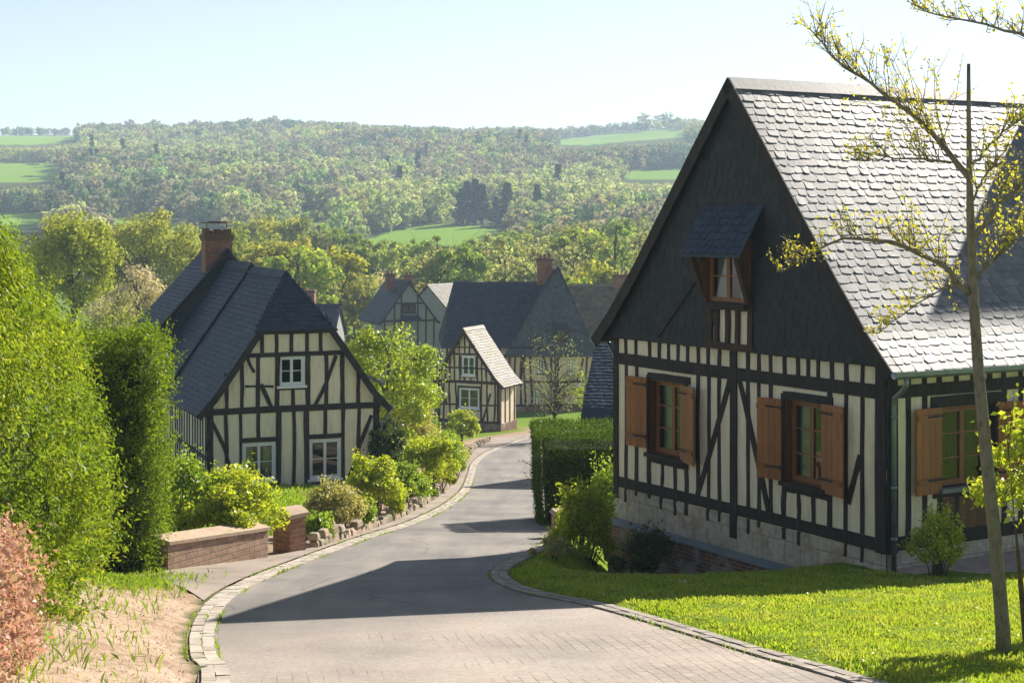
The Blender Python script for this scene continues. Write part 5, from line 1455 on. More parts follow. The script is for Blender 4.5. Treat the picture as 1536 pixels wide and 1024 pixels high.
LEAF_CLIP2 = mat_leaf('column_hedge_leaf', [(0.081, 0.137, 0.017), (0.135, 0.208, 0.022), (0.216, 0.305, 0.029), (0.101, 0.169, 0.018), (0.324, 0.403, 0.042)], .45, gloss=.008)
LEAF_CLIP = mat_leaf('clipped_hedge_leaf', [(.045, .085, .014), (.07, .125, .018), (.11, .18, .024), (.055, .10, .015), (.16, .23, .03)], .38, gloss=.008)
BARK = mat_var('bark', (.05, .042, .032), (.12, .10, .075), 9, .9, .6, 30, .2, (1, 1, .3))
BARK_YOUNG = mat_var('young_bark', (.075, .068, .045), (.21, .19, .13), 16, .85, .9, 34, .2, (1, 1, .45), c3=(.12, .135, .075))
TWIG = mat_var('twig', (.07, .05, .035), (.14, .10, .07), 9, .9, .3, 30, .2)

def box_points(n, sx, sy, sz, rng, top=True, round_=.12, bottom=False):
    """points on the faces of a box (x,y centred, z from 0), with outward normals"""
    areas = [sy * sz, sy * sz, sx * sz, sx * sz, sx * sy if top else 0]
    k = rng.choice(5, n, p=np.array(areas) / sum(areas))
    u, v = rng.uniform(-.5, .5, n), rng.uniform(0, 1, n); w = rng.uniform(-.5, .5, n)
    Pp = np.zeros((n, 3)); Nn = np.zeros((n, 3))
    for i, (ax, sg) in enumerate(((0, -1), (0, 1), (1, -1), (1, 1))):
        m = k == i
        if ax == 0: Pp[m] = np.stack([np.full(m.sum(), sg * sx / 2), u[m] * sy, v[m] * sz], 1)
        else: Pp[m] = np.stack([u[m] * sx, np.full(m.sum(), sg * sy / 2), v[m] * sz], 1)
        Nn[m, ax] = sg
    m = k == 4
    Pp[m] = np.stack([u[m] * sx, w[m] * sy, np.full(m.sum(), sz)], 1); Nn[m, 2] = 1
    # round the edges
    c = Pp.copy(); c[:, 2] -= sz / 2; h = np.array([sx, sy, sz]) / 2 - round_
    q = np.clip(c, -h, h); d = c - q; l = np.linalg.norm(d, axis=1, keepdims=True)
    c = q + d / np.maximum(l, 1e-6) * np.minimum(l, round_); c[:, 2] += sz / 2
    return c, Nn

def lump(p, f=1.6, seed=0):
    x, y, z = p[:, 0] * f + seed, p[:, 1] * f + seed * 1.7, p[:, 2] * f
    return (np.sin(x * 2.1 + np.sin(y * 1.7)) * np.cos(z * 2.3 + x) + np.sin(y * 3.1 + z * 2.2) * .6 + np.sin(x * 5.3 - z * 4.7 + y * 4) * .4) / 2

def core_box(sx, sy, sz, inset, seed, f=1.4, amp=.12, nseg=14):
    """lumpy closed inner body of a hedge as quads"""
    a, b, c = sx / 2 - inset, sy / 2 - inset, sz - inset
    Vs, Fs, o = [], [], 0
    g = np.linspace(-1, 1, nseg)
    for ax in range(3):
        for sg in (-1, 1):
            U, W_ = np.meshgrid(g, g, indexing='ij')
            p = np.zeros(U.shape + (3,))
            oth = [i for i in range(3) if i != ax]
            p[..., ax] = sg; p[..., oth[0]] = U; p[..., oth[1]] = W_
            p = p.reshape(-1, 3)
            q = np.stack([p[:, 0] * a, p[:, 1] * b, (p[:, 2] + 1) / 2 * c - .1], 1)
            nn = unit(p); q = q + nn * (lump(q, f, seed) * amp)[:, None]
            ii = np.arange(nseg * nseg).reshape(nseg, nseg)
            f4 = np.stack([ii[:-1, :-1], ii[1:, :-1], ii[1:, 1:], ii[:-1, 1:]], -1).reshape(-1, 4)
            Vs.append(q); Fs.append(f4 + o); o += len(q)
    return np.concatenate(Vs), np.concatenate(Fs)

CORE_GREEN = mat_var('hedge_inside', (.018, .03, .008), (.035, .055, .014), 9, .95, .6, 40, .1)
def hedge(name, label, loc, rz, sx, sy, sz, n, leaf, mat, rng, amp=.10, f=1.6, round_=.18, aspect=.5, depth=.16, sprigs=0, cat='hedge', up=.0, taper=0.0, tpow=1.0, gapk=.55, sprig_l=1.0):
    Pp, Nn = box_points(int(n * 1.7), sx, sy, sz, rng, True, round_)
    gap = lump(Pp, f * 2.6, 3 + n % 11) + .6 * lump(Pp, f * 6.5, n % 7)
    ok = rng.random(len(Pp)) < np.clip(.62 + gapk * gap, .06, 1); Pp, Nn = Pp[ok], Nn[ok]; n = len(Pp)
    dv = lump(Pp, f, n % 17) * amp
    Pp = Pp + Nn * (dv + rng.normal(-.03, depth * .5, n))[:, None]
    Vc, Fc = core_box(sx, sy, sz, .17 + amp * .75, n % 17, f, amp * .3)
    h_ = n // 3
    P2 = np.repeat(Pp[h_:], 2, 0); P2 = P2 + rng.normal(0, leaf * .5, P2.shape)
    parts = [(Vc, Fc), leaves(Pp[:h_], leaf * 1.1, rng, Nn[:h_], .75, aspect, up=up), leaves(P2, leaf * .62, rng, np.repeat(Nn[h_:], 2, 0), .6, aspect, up=up)]
    if sprigs:
        Sp, Sn = box_points(sprigs, sx, sy, sz, rng, True, round_)
        Sp = Sp + Sn * (lump(Sp, f, n % 17) * amp)[:, None]
        dirs = unit(Sn * .7 + np.array([0, 0, .8]) + rng.normal(0, .35, Sn.shape))
        pts = []; nb = []
        for i in range(sprigs):
            ln = rng.uniform(.12, .42) * sprig_l
            m = int(ln / leaf * 2.2) + 2
            tt = np.linspace(0, 1, m)[:, None]
            pts.append(Sp[i] + dirs[i] * ln * tt + rng.normal(0, leaf * .35, (m, 3))); 
        pts = np.concatenate(pts); parts.append(leaves(pts, leaf * .9, rng, None, 0, aspect))
    nC = len(Fc)
    V, Fq = join_np(parts)
    if taper:
        k = 1 + taper * np.clip(V[:, 2] / sz, 0, 1.05) ** tpow; V[:, 0] *= k; V[:, 1] *= k
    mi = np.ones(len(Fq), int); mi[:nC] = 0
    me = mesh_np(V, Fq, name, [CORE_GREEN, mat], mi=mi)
    o = link(name, me, None, loc, rz); tag(o, label, cat)
    return o

# --- clipped hedge column beside the garden wall
zb = P(25.5) - .1
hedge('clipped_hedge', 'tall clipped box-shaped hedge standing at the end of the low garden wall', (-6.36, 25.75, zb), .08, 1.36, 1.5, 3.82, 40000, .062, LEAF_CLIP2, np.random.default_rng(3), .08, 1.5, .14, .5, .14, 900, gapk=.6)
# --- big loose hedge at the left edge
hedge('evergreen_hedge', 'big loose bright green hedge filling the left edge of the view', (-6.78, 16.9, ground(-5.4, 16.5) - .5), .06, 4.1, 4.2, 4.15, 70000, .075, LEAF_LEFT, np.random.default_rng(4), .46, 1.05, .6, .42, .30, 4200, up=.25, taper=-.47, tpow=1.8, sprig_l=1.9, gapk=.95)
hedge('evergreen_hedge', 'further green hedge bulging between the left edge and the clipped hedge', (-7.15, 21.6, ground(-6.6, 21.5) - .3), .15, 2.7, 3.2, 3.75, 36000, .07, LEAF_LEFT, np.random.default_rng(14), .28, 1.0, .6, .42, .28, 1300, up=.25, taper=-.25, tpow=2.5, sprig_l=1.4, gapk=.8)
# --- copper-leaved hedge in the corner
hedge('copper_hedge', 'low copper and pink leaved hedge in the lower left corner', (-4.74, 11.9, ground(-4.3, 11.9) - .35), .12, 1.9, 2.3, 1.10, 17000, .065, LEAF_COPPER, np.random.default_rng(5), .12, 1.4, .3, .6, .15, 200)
# --- square hedge on the right of the road
hedge('square_hedge', 'square-cut dark green hedge with sunlit top beside the large house', (3.0, 38.0, -7.35), .02, 4.75, 3.0, 2.42, 76000, .055, LEAF_CLIP, np.random.default_rng(6), .06, 1.7, .07, .5, .07, 40, taper=.05, gapk=.35)

# ------------------------------------------------------------------ shrubs
def shrub(name, label, x, y, rx, ry, h, n, leaf, mat, seed, stems=9, cat='shrub', z=None, group=None, open_=.35, stem_mat=None, hollow=.55, top=1.0, base=.12):
    """bush of stems carrying leaf clusters; shrub > stems, foliage"""
    rng = np.random.default_rng(seed)
    z = float(ground(x, y)) if z is None else z
    r = thing(name, label, cat, (x, y, z - .03), float(rng.uniform(0, 6)), group)
    mb = MB(); tips = []
    for i in range(stems):
        an = rng.uniform(0, 2 * math.pi); rr = math.sqrt(rng.uniform(.05, 1))
        end = np.array([math.cos(an) * rx * rr * .85, math.sin(an) * ry * rr * .85, h * (1 - .45 * rr ** 2) * rng.uniform(.72, 1.0)])
        m1 = end * .5 + np.array([0, 0, h * .1]) + rng.normal(0, .05 * h, 3); st = np.array([math.cos(an) * rx * .12, math.sin(an) * ry * .12, 0])
        mb.tube([st, m1 * .5 + st * .5, m1, end], [h * .012 + .004, h * .010 + .003, .008, .004], 4)
        tips.append((m1, end))
        for k in range(3):
            f = rng.uniform(.4, .95); p0 = m1 + (end - m1) * f; q = p0 + np.array([rng.normal(0, rx * .25), rng.normal(0, ry * .25), rng.uniform(.05, .3) * h])
            mb.tube([p0, q], [.006, .003], 3); tips.append((p0, q))
    mb.build('stems', stem_mat or TWIG, r)
    # clumps
    nc = max(10, int(26 * (rx * ry * h) ** .33))
    C = []
    while len(C) < nc:
        d = unit(rng.normal(size=(1, 3)))[0]; d[2] = abs(d[2]) * 1.1 - .15
        rr = rng.uniform(hollow, 1.0)
        C.append([d[0] * rx * rr, d[1] * ry * rr, h * (.42 + .52 * d[2] * rr * top)])
    C = np.array(C); C[:, 2] = np.maximum(C[:, 2], h * base)
    k = rng.integers(0, nc, n)
    cs = rng.uniform(.16, .30, nc) * (rx * ry * h) ** (1 / 3)
    D = unit(rng.normal(size=(n, 3))); 
    Pp = C[k] + D * (cs[k] * rng.uniform(.35, 1.05, n))[:, None] * np.array([1, 1, .85])
    # leafy shoots
    sp = []
    for p0, q in tips:
        m = int(10 + open_ * 26); tt = rng.uniform(.1, 1.15, m)[:, None]; sp.append(p0 + (q - p0) * tt + rng.normal(0, leaf * .7, (m, 3)))
    Pp = np.concatenate([Pp] + sp); Pp = Pp[Pp[:, 2] > .03]
    nb = unit(Pp - np.array([0, 0, h * .35]))
    V, Fq = leaves(Pp, leaf, rng, nb, .5, .55)
    o = link('foliage', mesh_np(V, Fq, 'foliage', mat), r)
    return r

def X_px(px, Y): return (px - CX) / F_PX * Y
def at_road(px, py): return road_at(px, py)
sx_, sy_ = road_at(330, 842)
shrub('laurel_shrub', 'broad yellow-green laurel shrub spilling over the low garden wall', -5.15, 28.3, 1.2, .95, 1.75, 9000, .085, LEAF_YEL, 21, 16)
shrub('laurel_shrub', 'green laurel shrub squeezed between clipped hedge and garden wall', -5.75, 28.4, .9, .9, 1.9, 5500, .085, LEAF_SHRUB, 22, 12)
def shrub_px(px, py, dback, wpx, hpx, mat, label, seed, n=3500, leaf=.09, name='garden_shrub', **k):
    """shrub whose foot stands a little behind the pavement wall"""
    X, Y = road_at(px, py); Y2 = Y + dback; X2 = (px - CX) / F_PX * Y2
    s = Y2 / F_PX
    return shrub(name, label, X2, Y2, wpx * s / 2, wpx * s / 2 * .9, hpx * s, n, leaf, mat, seed, **k)
shrub_px(506, 806, .5, 110, 82, LEAF_DRY, 'pale twiggy shrub with sparse dry leaves right of the gate pillar', 31, 2600, .07, stems=30, open_=.9)
shrub_px(560, 790, .7, 100, 112, LEAF_YEL, 'bushy yellow-green shrub in front of the right corner of the left house', 32, 6500)
shrub_px(606, 770, .5, 78, 76, LEAF_SHRUB, 'low rounded pale green shrub behind the rubble edging', 33, 4400, .08)
shrub_px(642, 750, .6, 96, 106, LEAF_YEL, 'large glowing yellow-green shrub midway along the pavement', 34, 6500, .10)
shrub_px(670, 734, .5, 58, 80, LEAF_SHRUB, 'upright green shrub at the widest bend of the pavement', 35, 4200, .09)
shrub_px(655, 700, 4.0, 84, 56, LEAF_SHRUB, 'feathery grey-green shrub behind the yellow shrubs', 36, 4200, .10)
shrub_px(618, 720, 6.0, 90, 120, LEAF_DRY, 'brown and gold leaved shrub beside the left house', 37, 4500, .11, stems=20, open_=.7)
shrub_px(690, 672, 3.0, 56, 56, LEAF_YEL, 'round bright yellow shrub standing before the little cottage', 38, 4200, .13)
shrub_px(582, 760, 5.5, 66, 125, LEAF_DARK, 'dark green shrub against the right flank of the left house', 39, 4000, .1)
shrub_px(455, 822, 1.6, 40, 50, LEAF_SHRUB, 'small green plant growing just behind the brick gate pillar', 40, 1200, .08)
for i, (px_, py_, w_, h_, mt_, lb_) in enumerate(((478, 816, 50, 46, LEAF_SHRUB, 'low green plant just right of the gate pillar'), (532, 800, 60, 60, LEAF_SHRUB, 'low green shrub between the twiggy shrub and the yellow corner shrub'),
        (584, 782, 56, 58, LEAF_YEL, 'small yellow shrub tucked before the rounded pale shrub'), (626, 762, 50, 56, LEAF_SHRUB, 'small green shrub left of the large glowing shrub'),
        (660, 741, 44, 52, LEAF_YEL, 'small yellow-green shrub right of the large glowing shrub'), (682, 722, 36, 48, LEAF_SHRUB, 'narrow green shrub where the pavement bends'),
        (676, 700, 46, 44, LEAF_YEL, 'low yellow shrub beyond the pavement bend'), (650, 716, 56, 60, LEAF_SHRUB, 'mid-height green shrub behind the pavement bend'))):
    shrub_px(px_, py_, .35 + .5 * (i > 5), w_ * 1.15, h_, mt_, lb_, 130 + i, 2600, .085)
shrub('copper_shrub', 'dark red-leaved shrub just beyond the far end of the square hedge', X_px(884, 74), 74, .7, .6, 1.5, 1800, .1, LEAF_COPPER, 171, 12)
# right side: straggly, dark and low shrubs along the gable
shrub('straggly_shrub', 'straggly half-lit shrub with long dry stems between clipped hedge and house corner', 1.32, 30.3, .62, .6, 1.75, 2600, .075, LEAF_YEL, 41, 30, z=float(P(30.6)) - .55, open_=1.2)
shrub('laurel_shrub', 'upright leafy shrub pressed against the far corner of the large house', 1.95, 32.6, .5, .5, 2.2, 2600, .09, LEAF_SHRUB, 42, 14, z=float(P(32)) - .5)
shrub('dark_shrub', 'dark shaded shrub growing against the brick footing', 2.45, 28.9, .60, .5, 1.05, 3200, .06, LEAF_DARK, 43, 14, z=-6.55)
shrub('low_shrub', 'low grey-green ground shrub at the corner of the lawn by the kerb', .75, 27.6, .42, .38, .42, 1500, .05, LEAF_DRY, 44, 9)
bx_, by_ = 6.38, 24.1
shrub('sunlit_bush', 'small sunlit bush standing on the lawn edge at the house corner', bx_, by_, .42, .42, 1.12, 1500, .06, LEAF_YEL, 45, 20, z=-5.50, open_=.8, base=.25)
shrub('leafy_sapling', 'leafy bright sapling at the right edge in front of the shuttered window', 5.5, 16.9, .62, .55, 3.0, 2400, .085, LEAF_YEL, 46, 9, base=.52, open_=.5, top=.9)

# ------------------------------------------------------------------ lawn and verge grass
def grass_patch(name, label, pts, h, mat, seed, w=.012):
    rng = np.random.default_rng(seed); n = len(pts)
    hh = h * rng.uniform(.35, 1.5, n) * (1 + .45 * np.sin(pts[:, 0] * 5.1 + 1) * np.sin(pts[:, 1] * 4.3)); an = rng.uniform(0, 2 * math.pi, n)
    lean = rng.normal(0, .35, (n, 2)) * hh[:, None]
    dx_, dy_ = np.cos(an) * w * rng.uniform(.7, 1.5, n), np.sin(an) * w * rng.uniform(.7, 1.5, n)
    V = np.empty((n, 4, 3))
    V[:, 0] = pts - np.stack([dx_, dy_, np.full(n, .01)], 1); V[:, 1] = pts + np.stack([dx_, dy_, np.full(n, -.01)], 1)
    mid_ = pts + np.concatenate([lean * .35, (hh * .6)[:, None]], 1)
    V[:, 2] = pts + np.concatenate([lean, hh[:, None]], 1)
    V[:, 3] = mid_ - np.stack([dx_, dy_, np.zeros(n)], 1) * .8
    me = mesh_np(V.reshape(-1, 3), np.arange(n * 4).reshape(n, 4), name, mat)
    o = link(name, me); tag(o, label, 'grass', kind='stuff'); return o
GRASS = mat_leaf('lawn_blade', [(.16, .27, .02), (.24, .36, .03), (.31, .42, .04), (.39, .46, .07), (.19, .32, .025), (.45, .44, .15)], .5, gloss=.008, drift=(.40, .42, .10), dscale=1.5)
VERGE = mat_leaf('verge_blade', [(.12, .21, .02), (.19, .30, .03), (.26, .36, .04), (.15, .26, .025), (.33, .37, .09)], .5, gloss=.02)
rng = np.random.default_rng(9)
n = 500000
gy = 11 + (37 - 11) * rng.random(n) ** 1.35; gx = rng.uniform(-1, 13, n)
rel = np.stack([gx, gy], 1) - A_C
la, lb = rel @ (-A_U), rel @ A_V          # distance along the gable to the far side / into the house
keep = (gx > XR(gy) + .36 + rng.normal(0, .03, n)) & (gx < (2050 - CX) / F_PX * gy) & ~((lb > -.25) & (la > -1.45)) & (gx > -1)
keep &= ~((gy > 31.5) & (gx > 2.2))
gx, gy = gx[keep], gy[keep]
# uneven growth
dens = .5 + .5 * np.sin(gx * 2.3 + np.sin(gy * 1.9) * 1.4) * np.sin(gy * 2.7 + gx * .6)
keep = rng.random(len(gx)) < .45 + .55 * dens; gx, gy = gx[keep], gy[keep]
pts = np.stack([gx, gy, ground(gx, gy) + .0], 1)
grass_patch('lawn_grass', 'bright sunlit lawn grass beside the road', pts, .036, GRASS, 10, .010)
# clover, weeds and fallen petals in the lawn
k = rng.choice(len(pts), 9000, replace=False); q = pts[k] + np.array([0, 0, .024]); msk = np.sin(q[:, 0] * 1.9 + 2) * np.sin(q[:, 1] * 1.7) > .1; q = q[msk]
V, Fq = leaves(q, .035, rng, np.tile([[0, 0, 1.0]], (len(q), 1)), 1.2, .8)
o = link('lawn_weeds', mesh_np(V, Fq, 'lawn_weeds', mat_leaf('weed_leaf', [(.12, .22, .03), (.18, .30, .05), (.42, .42, .25), (.62, .60, .50), (.15, .26, .04)], .4, gloss=.03)))
tag(o, 'clover, weeds and pale petals scattered through the lawn', 'weeds', kind='stuff')
# verge tufts at the foot of the left hedges and on the bank
n = 110000
gy = rng.uniform(10, 27, n); d = np.abs(rng.normal(0, 1, n)) 
gx = XL(gy) - .4 - rng.uniform(0, 4.6, n)
dl = XL(gy) - .34 - gx
tuft = np.sin(gx * 3.7 + 1) * np.sin(gy * 2.9) + np.sin(gx * 1.3 - gy * 1.9)
edge = sstep(dl, .7, 2.6) * (gy < 24) + (gy >= 20) * sstep(dl, .5, 1.3) * (gy < 24.6)
keep = (rng.random(n) < np.clip(edge * .55 * (.5 + .5 * np.clip(tuft + .6, 0, 1.4)) + .04 * (dl > .3), 0, 1)) & (gy < 25)
gx, gy = gx[keep], gy[keep]
grass_patch('verge_grass', 'rough grass tufts on the earth bank under the left hedges', np.stack([gx, gy, ground(gx, gy)], 1), .085, VERGE, 12, .006)
# dry stalks and litter on the bank
n = 4500
gy = rng.uniform(9.5, 24, n); gx = XL(gy) - .42 - rng.uniform(0, 2.6, n) ** 1.0
pz = np.stack([gx, gy, ground(gx, gy) + .015], 1)
V, Fq = leaves(pz, .032, rng, np.tile([[0, 0, 1.0]], (n, 1)), 1.6, .4)
o = link('dead_leaf_litter', mesh_np(V, Fq, 'dead_leaf_litter', mat_leaf('litter', [(.40, .27, .20), (.50, .35, .26), (.34, .22, .16), (.55, .42, .32), (.44, .30, .22)], .2, gloss=.03)))
tag(o, 'dry reddish leaf litter scattered over the earth bank', 'litter', kind='stuff')
# grass and moss growing in the joints along both kerbs
for C_, sg, n_, sd in ((RLs, 1, 5200, 61), (RRs, -1, 3600, 62)):
    rg = np.random.default_rng(sd); C2 = C_[(C_[:, 1] > 9) & (C_[:, 1] < 60)]; s_ = arc(C2); q = rg.uniform(0, s_[-1], n_)
    q = q[(np.sin(q * 2.1) + np.sin(q * .83 + 1) + rg.normal(0, .5, n_)) > .35]
    o_ = rg.choice([-.02, .15, .31], len(q), p=[.45, .2, .35]) + rg.normal(0, .015, len(q)); O2 = offset_line(C2, 1.0) - C2
    gx = np.interp(q, s_, C2[:, 0]) + np.interp(q, s_, O2[:, 0]) * o_ * sg; gy = np.interp(q, s_, C2[:, 1]) + np.interp(q, s_, O2[:, 1]) * o_ * sg
    grass_patch('kerb_grass', 'small grass tufts growing in the kerb joints of the %s road edge' % ('left' if sg > 0 else 'right'), np.stack([gx, gy, P(gy) + .012], 1), .034, VERGE, sd, .006)
# left garden grass
n = 60000
gy = rng.uniform(26, 48, n); gx = XL(gy) - 2.2 - rng.uniform(0, 12, n)
grass_patch('garden_grass', 'garden grass behind the walls on the left', np.stack([gx, gy, ground(gx, gy)], 1), .12, LEAF_SHRUB, 13, .014)
# ================================================================== trees
def tree_mesh(seed, h, cr, cz0, n, leaf, clumps=40, lean=0.0, trunk_r=None, limb=9, shape=1.0, airy=.0, cone=False, flat=1.0):
    """returns (trunk mesh builder, leaf points, normals)"""
    rng = np.random.default_rng(seed); mb = MB()
    tr = trunk_r or h * .018
    top = np.array([rng.normal(0, lean * h), rng.normal(0, lean * h), h * .86])
    tp = [np.array([0, 0, -.3]), top * .25 + rng.normal(0, .015 * h, 3) * [1, 1, 0], top * .55 + rng.normal(0, .02 * h, 3) * [1, 1, 0], top]
    mb.tube(tp, [tr * 1.25, tr, tr * .62, tr * .15], 7)
    cc = np.array([top[0] * .7, top[1] * .7, (cz0 + h) / 2]); rz_ = (h - cz0) / 2
    C = []
    for i in range(clumps):
        d = unit(rng.normal(size=(1, 3)))[0]; rr = rng.uniform(.25, 1) ** .5
        p = cc + d * np.array([cr, cr, rz_]) * rr
        if cone:
            f = rng.uniform(0, 1) ** .8; a = rng.uniform(0, 6.28); rad = cr * (1 - f) * rng.uniform(.5, 1)
            p = np.array([math.cos(a) * rad, math.sin(a) * rad, cz0 + (h - cz0) * f])
        C.append(p)
    C = np.array(C)
    if not cone:
        pick = rng.choice(clumps, min(limb, clumps), replace=False)
        for k in pick:
            e = C[k]; f = np.clip((e[2] - cr * .5) / h, .22, .8); s = tp[1] + (tp[3] - tp[1]) * np.clip((f - .25) / .6, 0, 1)
            m1 = s + (e - s) * .5 + np.array([0, 0, .06 * h]) + rng.normal(0, .02 * h, 3)
            mb.tube([s, m1, e], [tr * .42, tr * .26, tr * .07], 5)
            for q in range(3):
                e2 = e + rng.normal(0, cr * .3, 3) + [0, 0, cr * .12]; mb.tube([m1 + (e - m1) * rng.uniform(.2, .9), e2], [tr * .12, tr * .04], 4)
    k = rng.integers(0, clumps, n)
    cs = cr * rng.uniform(.20, .38, clumps) * shape
    D = unit(rng.normal(size=(n, 3)))
    rad = rng.uniform(.45 - airy * .4, 1.0 + airy * .5, n)
    Pp = C[k] + D * (cs[k] * rad)[:, None] * np.array([1, 1, .8 * flat])
    nb = unit(D + unit(Pp - cc) * .8)
    Pp[:, 2] = np.maximum(Pp[:, 2], cz0 * .6)
    return mb, Pp, nb

def tree_proto(name, label, seed, h, cr, cz0, n, leaf, mat, bark=BARK, loc=(0, 0, 0), group=None, cat='tree', **k):
    mb, Pp, nb = tree_mesh(seed, h, cr, cz0, n, leaf, **k)
    r = thing(name, label, cat, loc, 0, group)
    mb.build('trunk', bark, r)
    V, Fq = leaves(Pp, leaf, np.random.default_rng(seed + 1), nb, 1.3, .7)
    link('crown', mesh_np(V, Fq, 'crown', mat), r)
    return r
LF_OLIVE = mat_leaf('olive_crown', [(0.227, 0.267, 0.043), (0.327, 0.365, 0.058), (0.412, 0.426, 0.080), (0.284, 0.319, 0.051), (0.483, 0.487, 0.109)], .42, 0.4, gloss=0)
LF_FRESH = mat_leaf('fresh_crown', [(0.174, 0.266, 0.043), (0.261, 0.369, 0.058), (0.348, 0.444, 0.080), (0.203, 0.310, 0.051), (0.435, 0.488, 0.109)], .42, 0.45, gloss=0)
LF_BARE = mat_leaf('budding_crown', [(0.285, 0.288, 0.140), (0.361, 0.371, 0.180), (0.314, 0.360, 0.130), (0.399, 0.402, 0.220), (0.323, 0.391, 0.140)], .45, 0.4, gloss=0)
LF_DEEP = mat_leaf('conifer_crown', [(.014, .036, .026), (.024, .052, .034), (.036, .066, .04)], .2, .4, gloss=0)
LF_BLOSSOM = mat_leaf('blossom_crown', [(0.550, 0.473, 0.418), (0.660, 0.572, 0.517), (0.440, 0.407, 0.242), (0.528, 0.506, 0.330), (0.616, 0.506, 0.484)], .42, .3, gloss=0)
LF_BRIGHT = mat_leaf('bright_crown', [(0.228, 0.324, 0.026), (0.324, 0.420, 0.036), (0.408, 0.492, 0.048), (0.264, 0.360, 0.030), (0.456, 0.504, 0.072)], .5, gloss=.03)

def X_at(px, Y): return (px - CX) / F_PX * Y
def Z_at(py, Y): return -(py - HY) / F_PX * Y
# the two big round trees on the left
Y = 118; zg = float(ground(X_at(106, Y), Y))
tree_proto('broad_tree', 'big round olive-green tree with visible trunk above the left hedge', 61, Z_at(320, Y) - zg, 3.3, (Z_at(455, Y) - zg), 15000, .26, LF_OLIVE, loc=(X_at(106, Y), Y, zg), clumps=85, trunk_r=.22, limb=18, airy=.15)
Y = 150; zg = float(ground(X_at(215, Y), Y))
tree_proto('broad_tree', 'wide domed olive-green tree just left of the brick chimney', 62, Z_at(313, Y) - zg, 5.0, (Z_at(470, Y) - zg), 17000, .32, LF_OLIVE, loc=(X_at(218, Y), Y, zg), clumps=95, trunk_r=.3, limb=16, airy=.12)
Y = 105; zg = float(ground(X_at(206, Y), Y))
tree_proto('blossom_tree', 'pale pinkish blossoming tree between left hedges and the left house roof', 63, Z_at(402, Y) - zg, 2.0, (Z_at(500, Y) - zg) * .9, 6000, .17, LF_BLOSSOM, loc=(X_at(206, Y), Y, zg), clumps=60, trunk_r=.14, limb=24, airy=.5)
Y = 96; zg = float(ground(X_at(165, Y), Y))
tree_proto('blossom_tree', 'low greyish bare shrub tree below the round tree on the left', 64, Z_at(440, Y) - zg, 2.0, (Z_at(520, Y) - zg) * .8, 3500, .15, LF_BARE, loc=(X_at(168, Y), Y, zg), clumps=40, trunk_r=.1, limb=20, airy=.6)
# bright tree right of the left house
Y = 60; zg = float(ground(X_at(590, Y), Y))
tree_proto('green_tree', 'bright lime-green bushy tree between the left house and the cottage', 65, Z_at(488, Y) - zg, 1.75, .9, 16000, .12, LF_BRIGHT, loc=(X_at(583, Y), Y, zg), clumps=70, trunk_r=.1, limb=18, airy=.2)
Y = 70; zg = float(ground(X_at(622, Y), Y))
tree_proto('green_tree', 'smaller dull green tree at the left edge of the cottage', 66, Z_at(560, Y) - zg, 1.1, .5, 5000, .12, LF_FRESH, loc=(X_at(630, Y), Y, zg), clumps=36, trunk_r=.08, limb=14, airy=.4)
# thin twiggy tree before the farmhouse
Y = 84; zg = float(ground(X_at(832, Y), Y)); 
tree_proto('bare_tree', 'thin budding tree with bare twigs in front of the farmhouse wall', 67, Z_at(500, Y) - zg, 1.8, 1.2, 1500, .085, LF_BARE, loc=(X_at(832, Y), Y, zg), clumps=60, trunk_r=.09, limb=46, airy=.9)
Y = 86; zg = float(ground(X_at(872, Y), Y))
tree_proto('green_tree', 'slim yellow-green young tree at the right end of the farmhouse', 68, Z_at(560, Y) - zg, .6, .4, 1500, .10, LF_BRIGHT, loc=(X_at(876, Y), Y, zg), clumps=24, trunk_r=.05, limb=10, airy=.5)

# ---- individual trees of the valley floor: prototypes, then copies
protos = {}
def proto(key, *a, **k): protos[key] = [tree_mesh_pair(key + str(i), *a, seed=900 + 37 * i + hash_(key), **k) for i in range(3)]
def hash_(s): return sum(ord(c) * (i + 3) for i, c in enumerate(s)) % 500
def tree_mesh_pair(nm, h, cr, cz0, n, leaf, mat, seed=0, **k):
    mb, Pp, nb = tree_mesh(seed, h, cr, cz0, n, leaf, **k)
    me = bpy.data.meshes.new('trunk'); me.from_pydata(mb.v, [], mb.f); me.materials.append(BARK)
    V, Fq = leaves(Pp, leaf, np.random.default_rng(seed + 1), nb, 1.3, .75)
    return me, mesh_np(V, Fq, 'crown', mat), h
proto('olive', 12, 4.2, 2.2, 3800, .55, LF_OLIVE, clumps=46, limb=10, airy=.1)
proto('fresh', 12, 4.0, 2.0, 3800, .55, LF_FRESH, clumps=46, limb=10, airy=.15)
proto('bare', 13, 3.2, 3.5, 2000, .42, LF_BARE, clumps=46, limb=26, airy=.6)
proto('slim', 14, 2.6, 3.5, 2200, .45, LF_FRESH, clumps=40, limb=22, airy=.5)
proto('blossom', 8, 3.4, 1.6, 2200, .40, LF_BLOSSOM, clumps=40, limb=16, airy=.4)
proto('conifer', 16, 3.2, .8, 3800, .6, LF_DEEP, clumps=110, cone=True, shape=.7)
NAMES = {'olive': 'broad_tree', 'fresh': 'green_tree', 'bare': 'bare_tree', 'slim': 'slender_tree', 'blossom': 'blossom_tree', 'conifer': 'conifer'}
_tr = random.Random(77)
def plant(key, px, Y, hgt, label, group, wscale=1.0, sink=.2):
    x = X_at(px, Y); zg = float(ground(x, Y))
    tm, cm, h = protos[key][_tr.randrange(3)]
    r = thing(NAMES[key], label, 'tree', (x, Y, zg - sink), _tr.uniform(0, 6.28), group)
    s = hgt / h; r.scale = (s * wscale * _tr.uniform(.9, 1.15), s * wscale * _tr.uniform(.9, 1.15), s)
    link('trunk', tm, r); link('crown', cm, r)
    return r
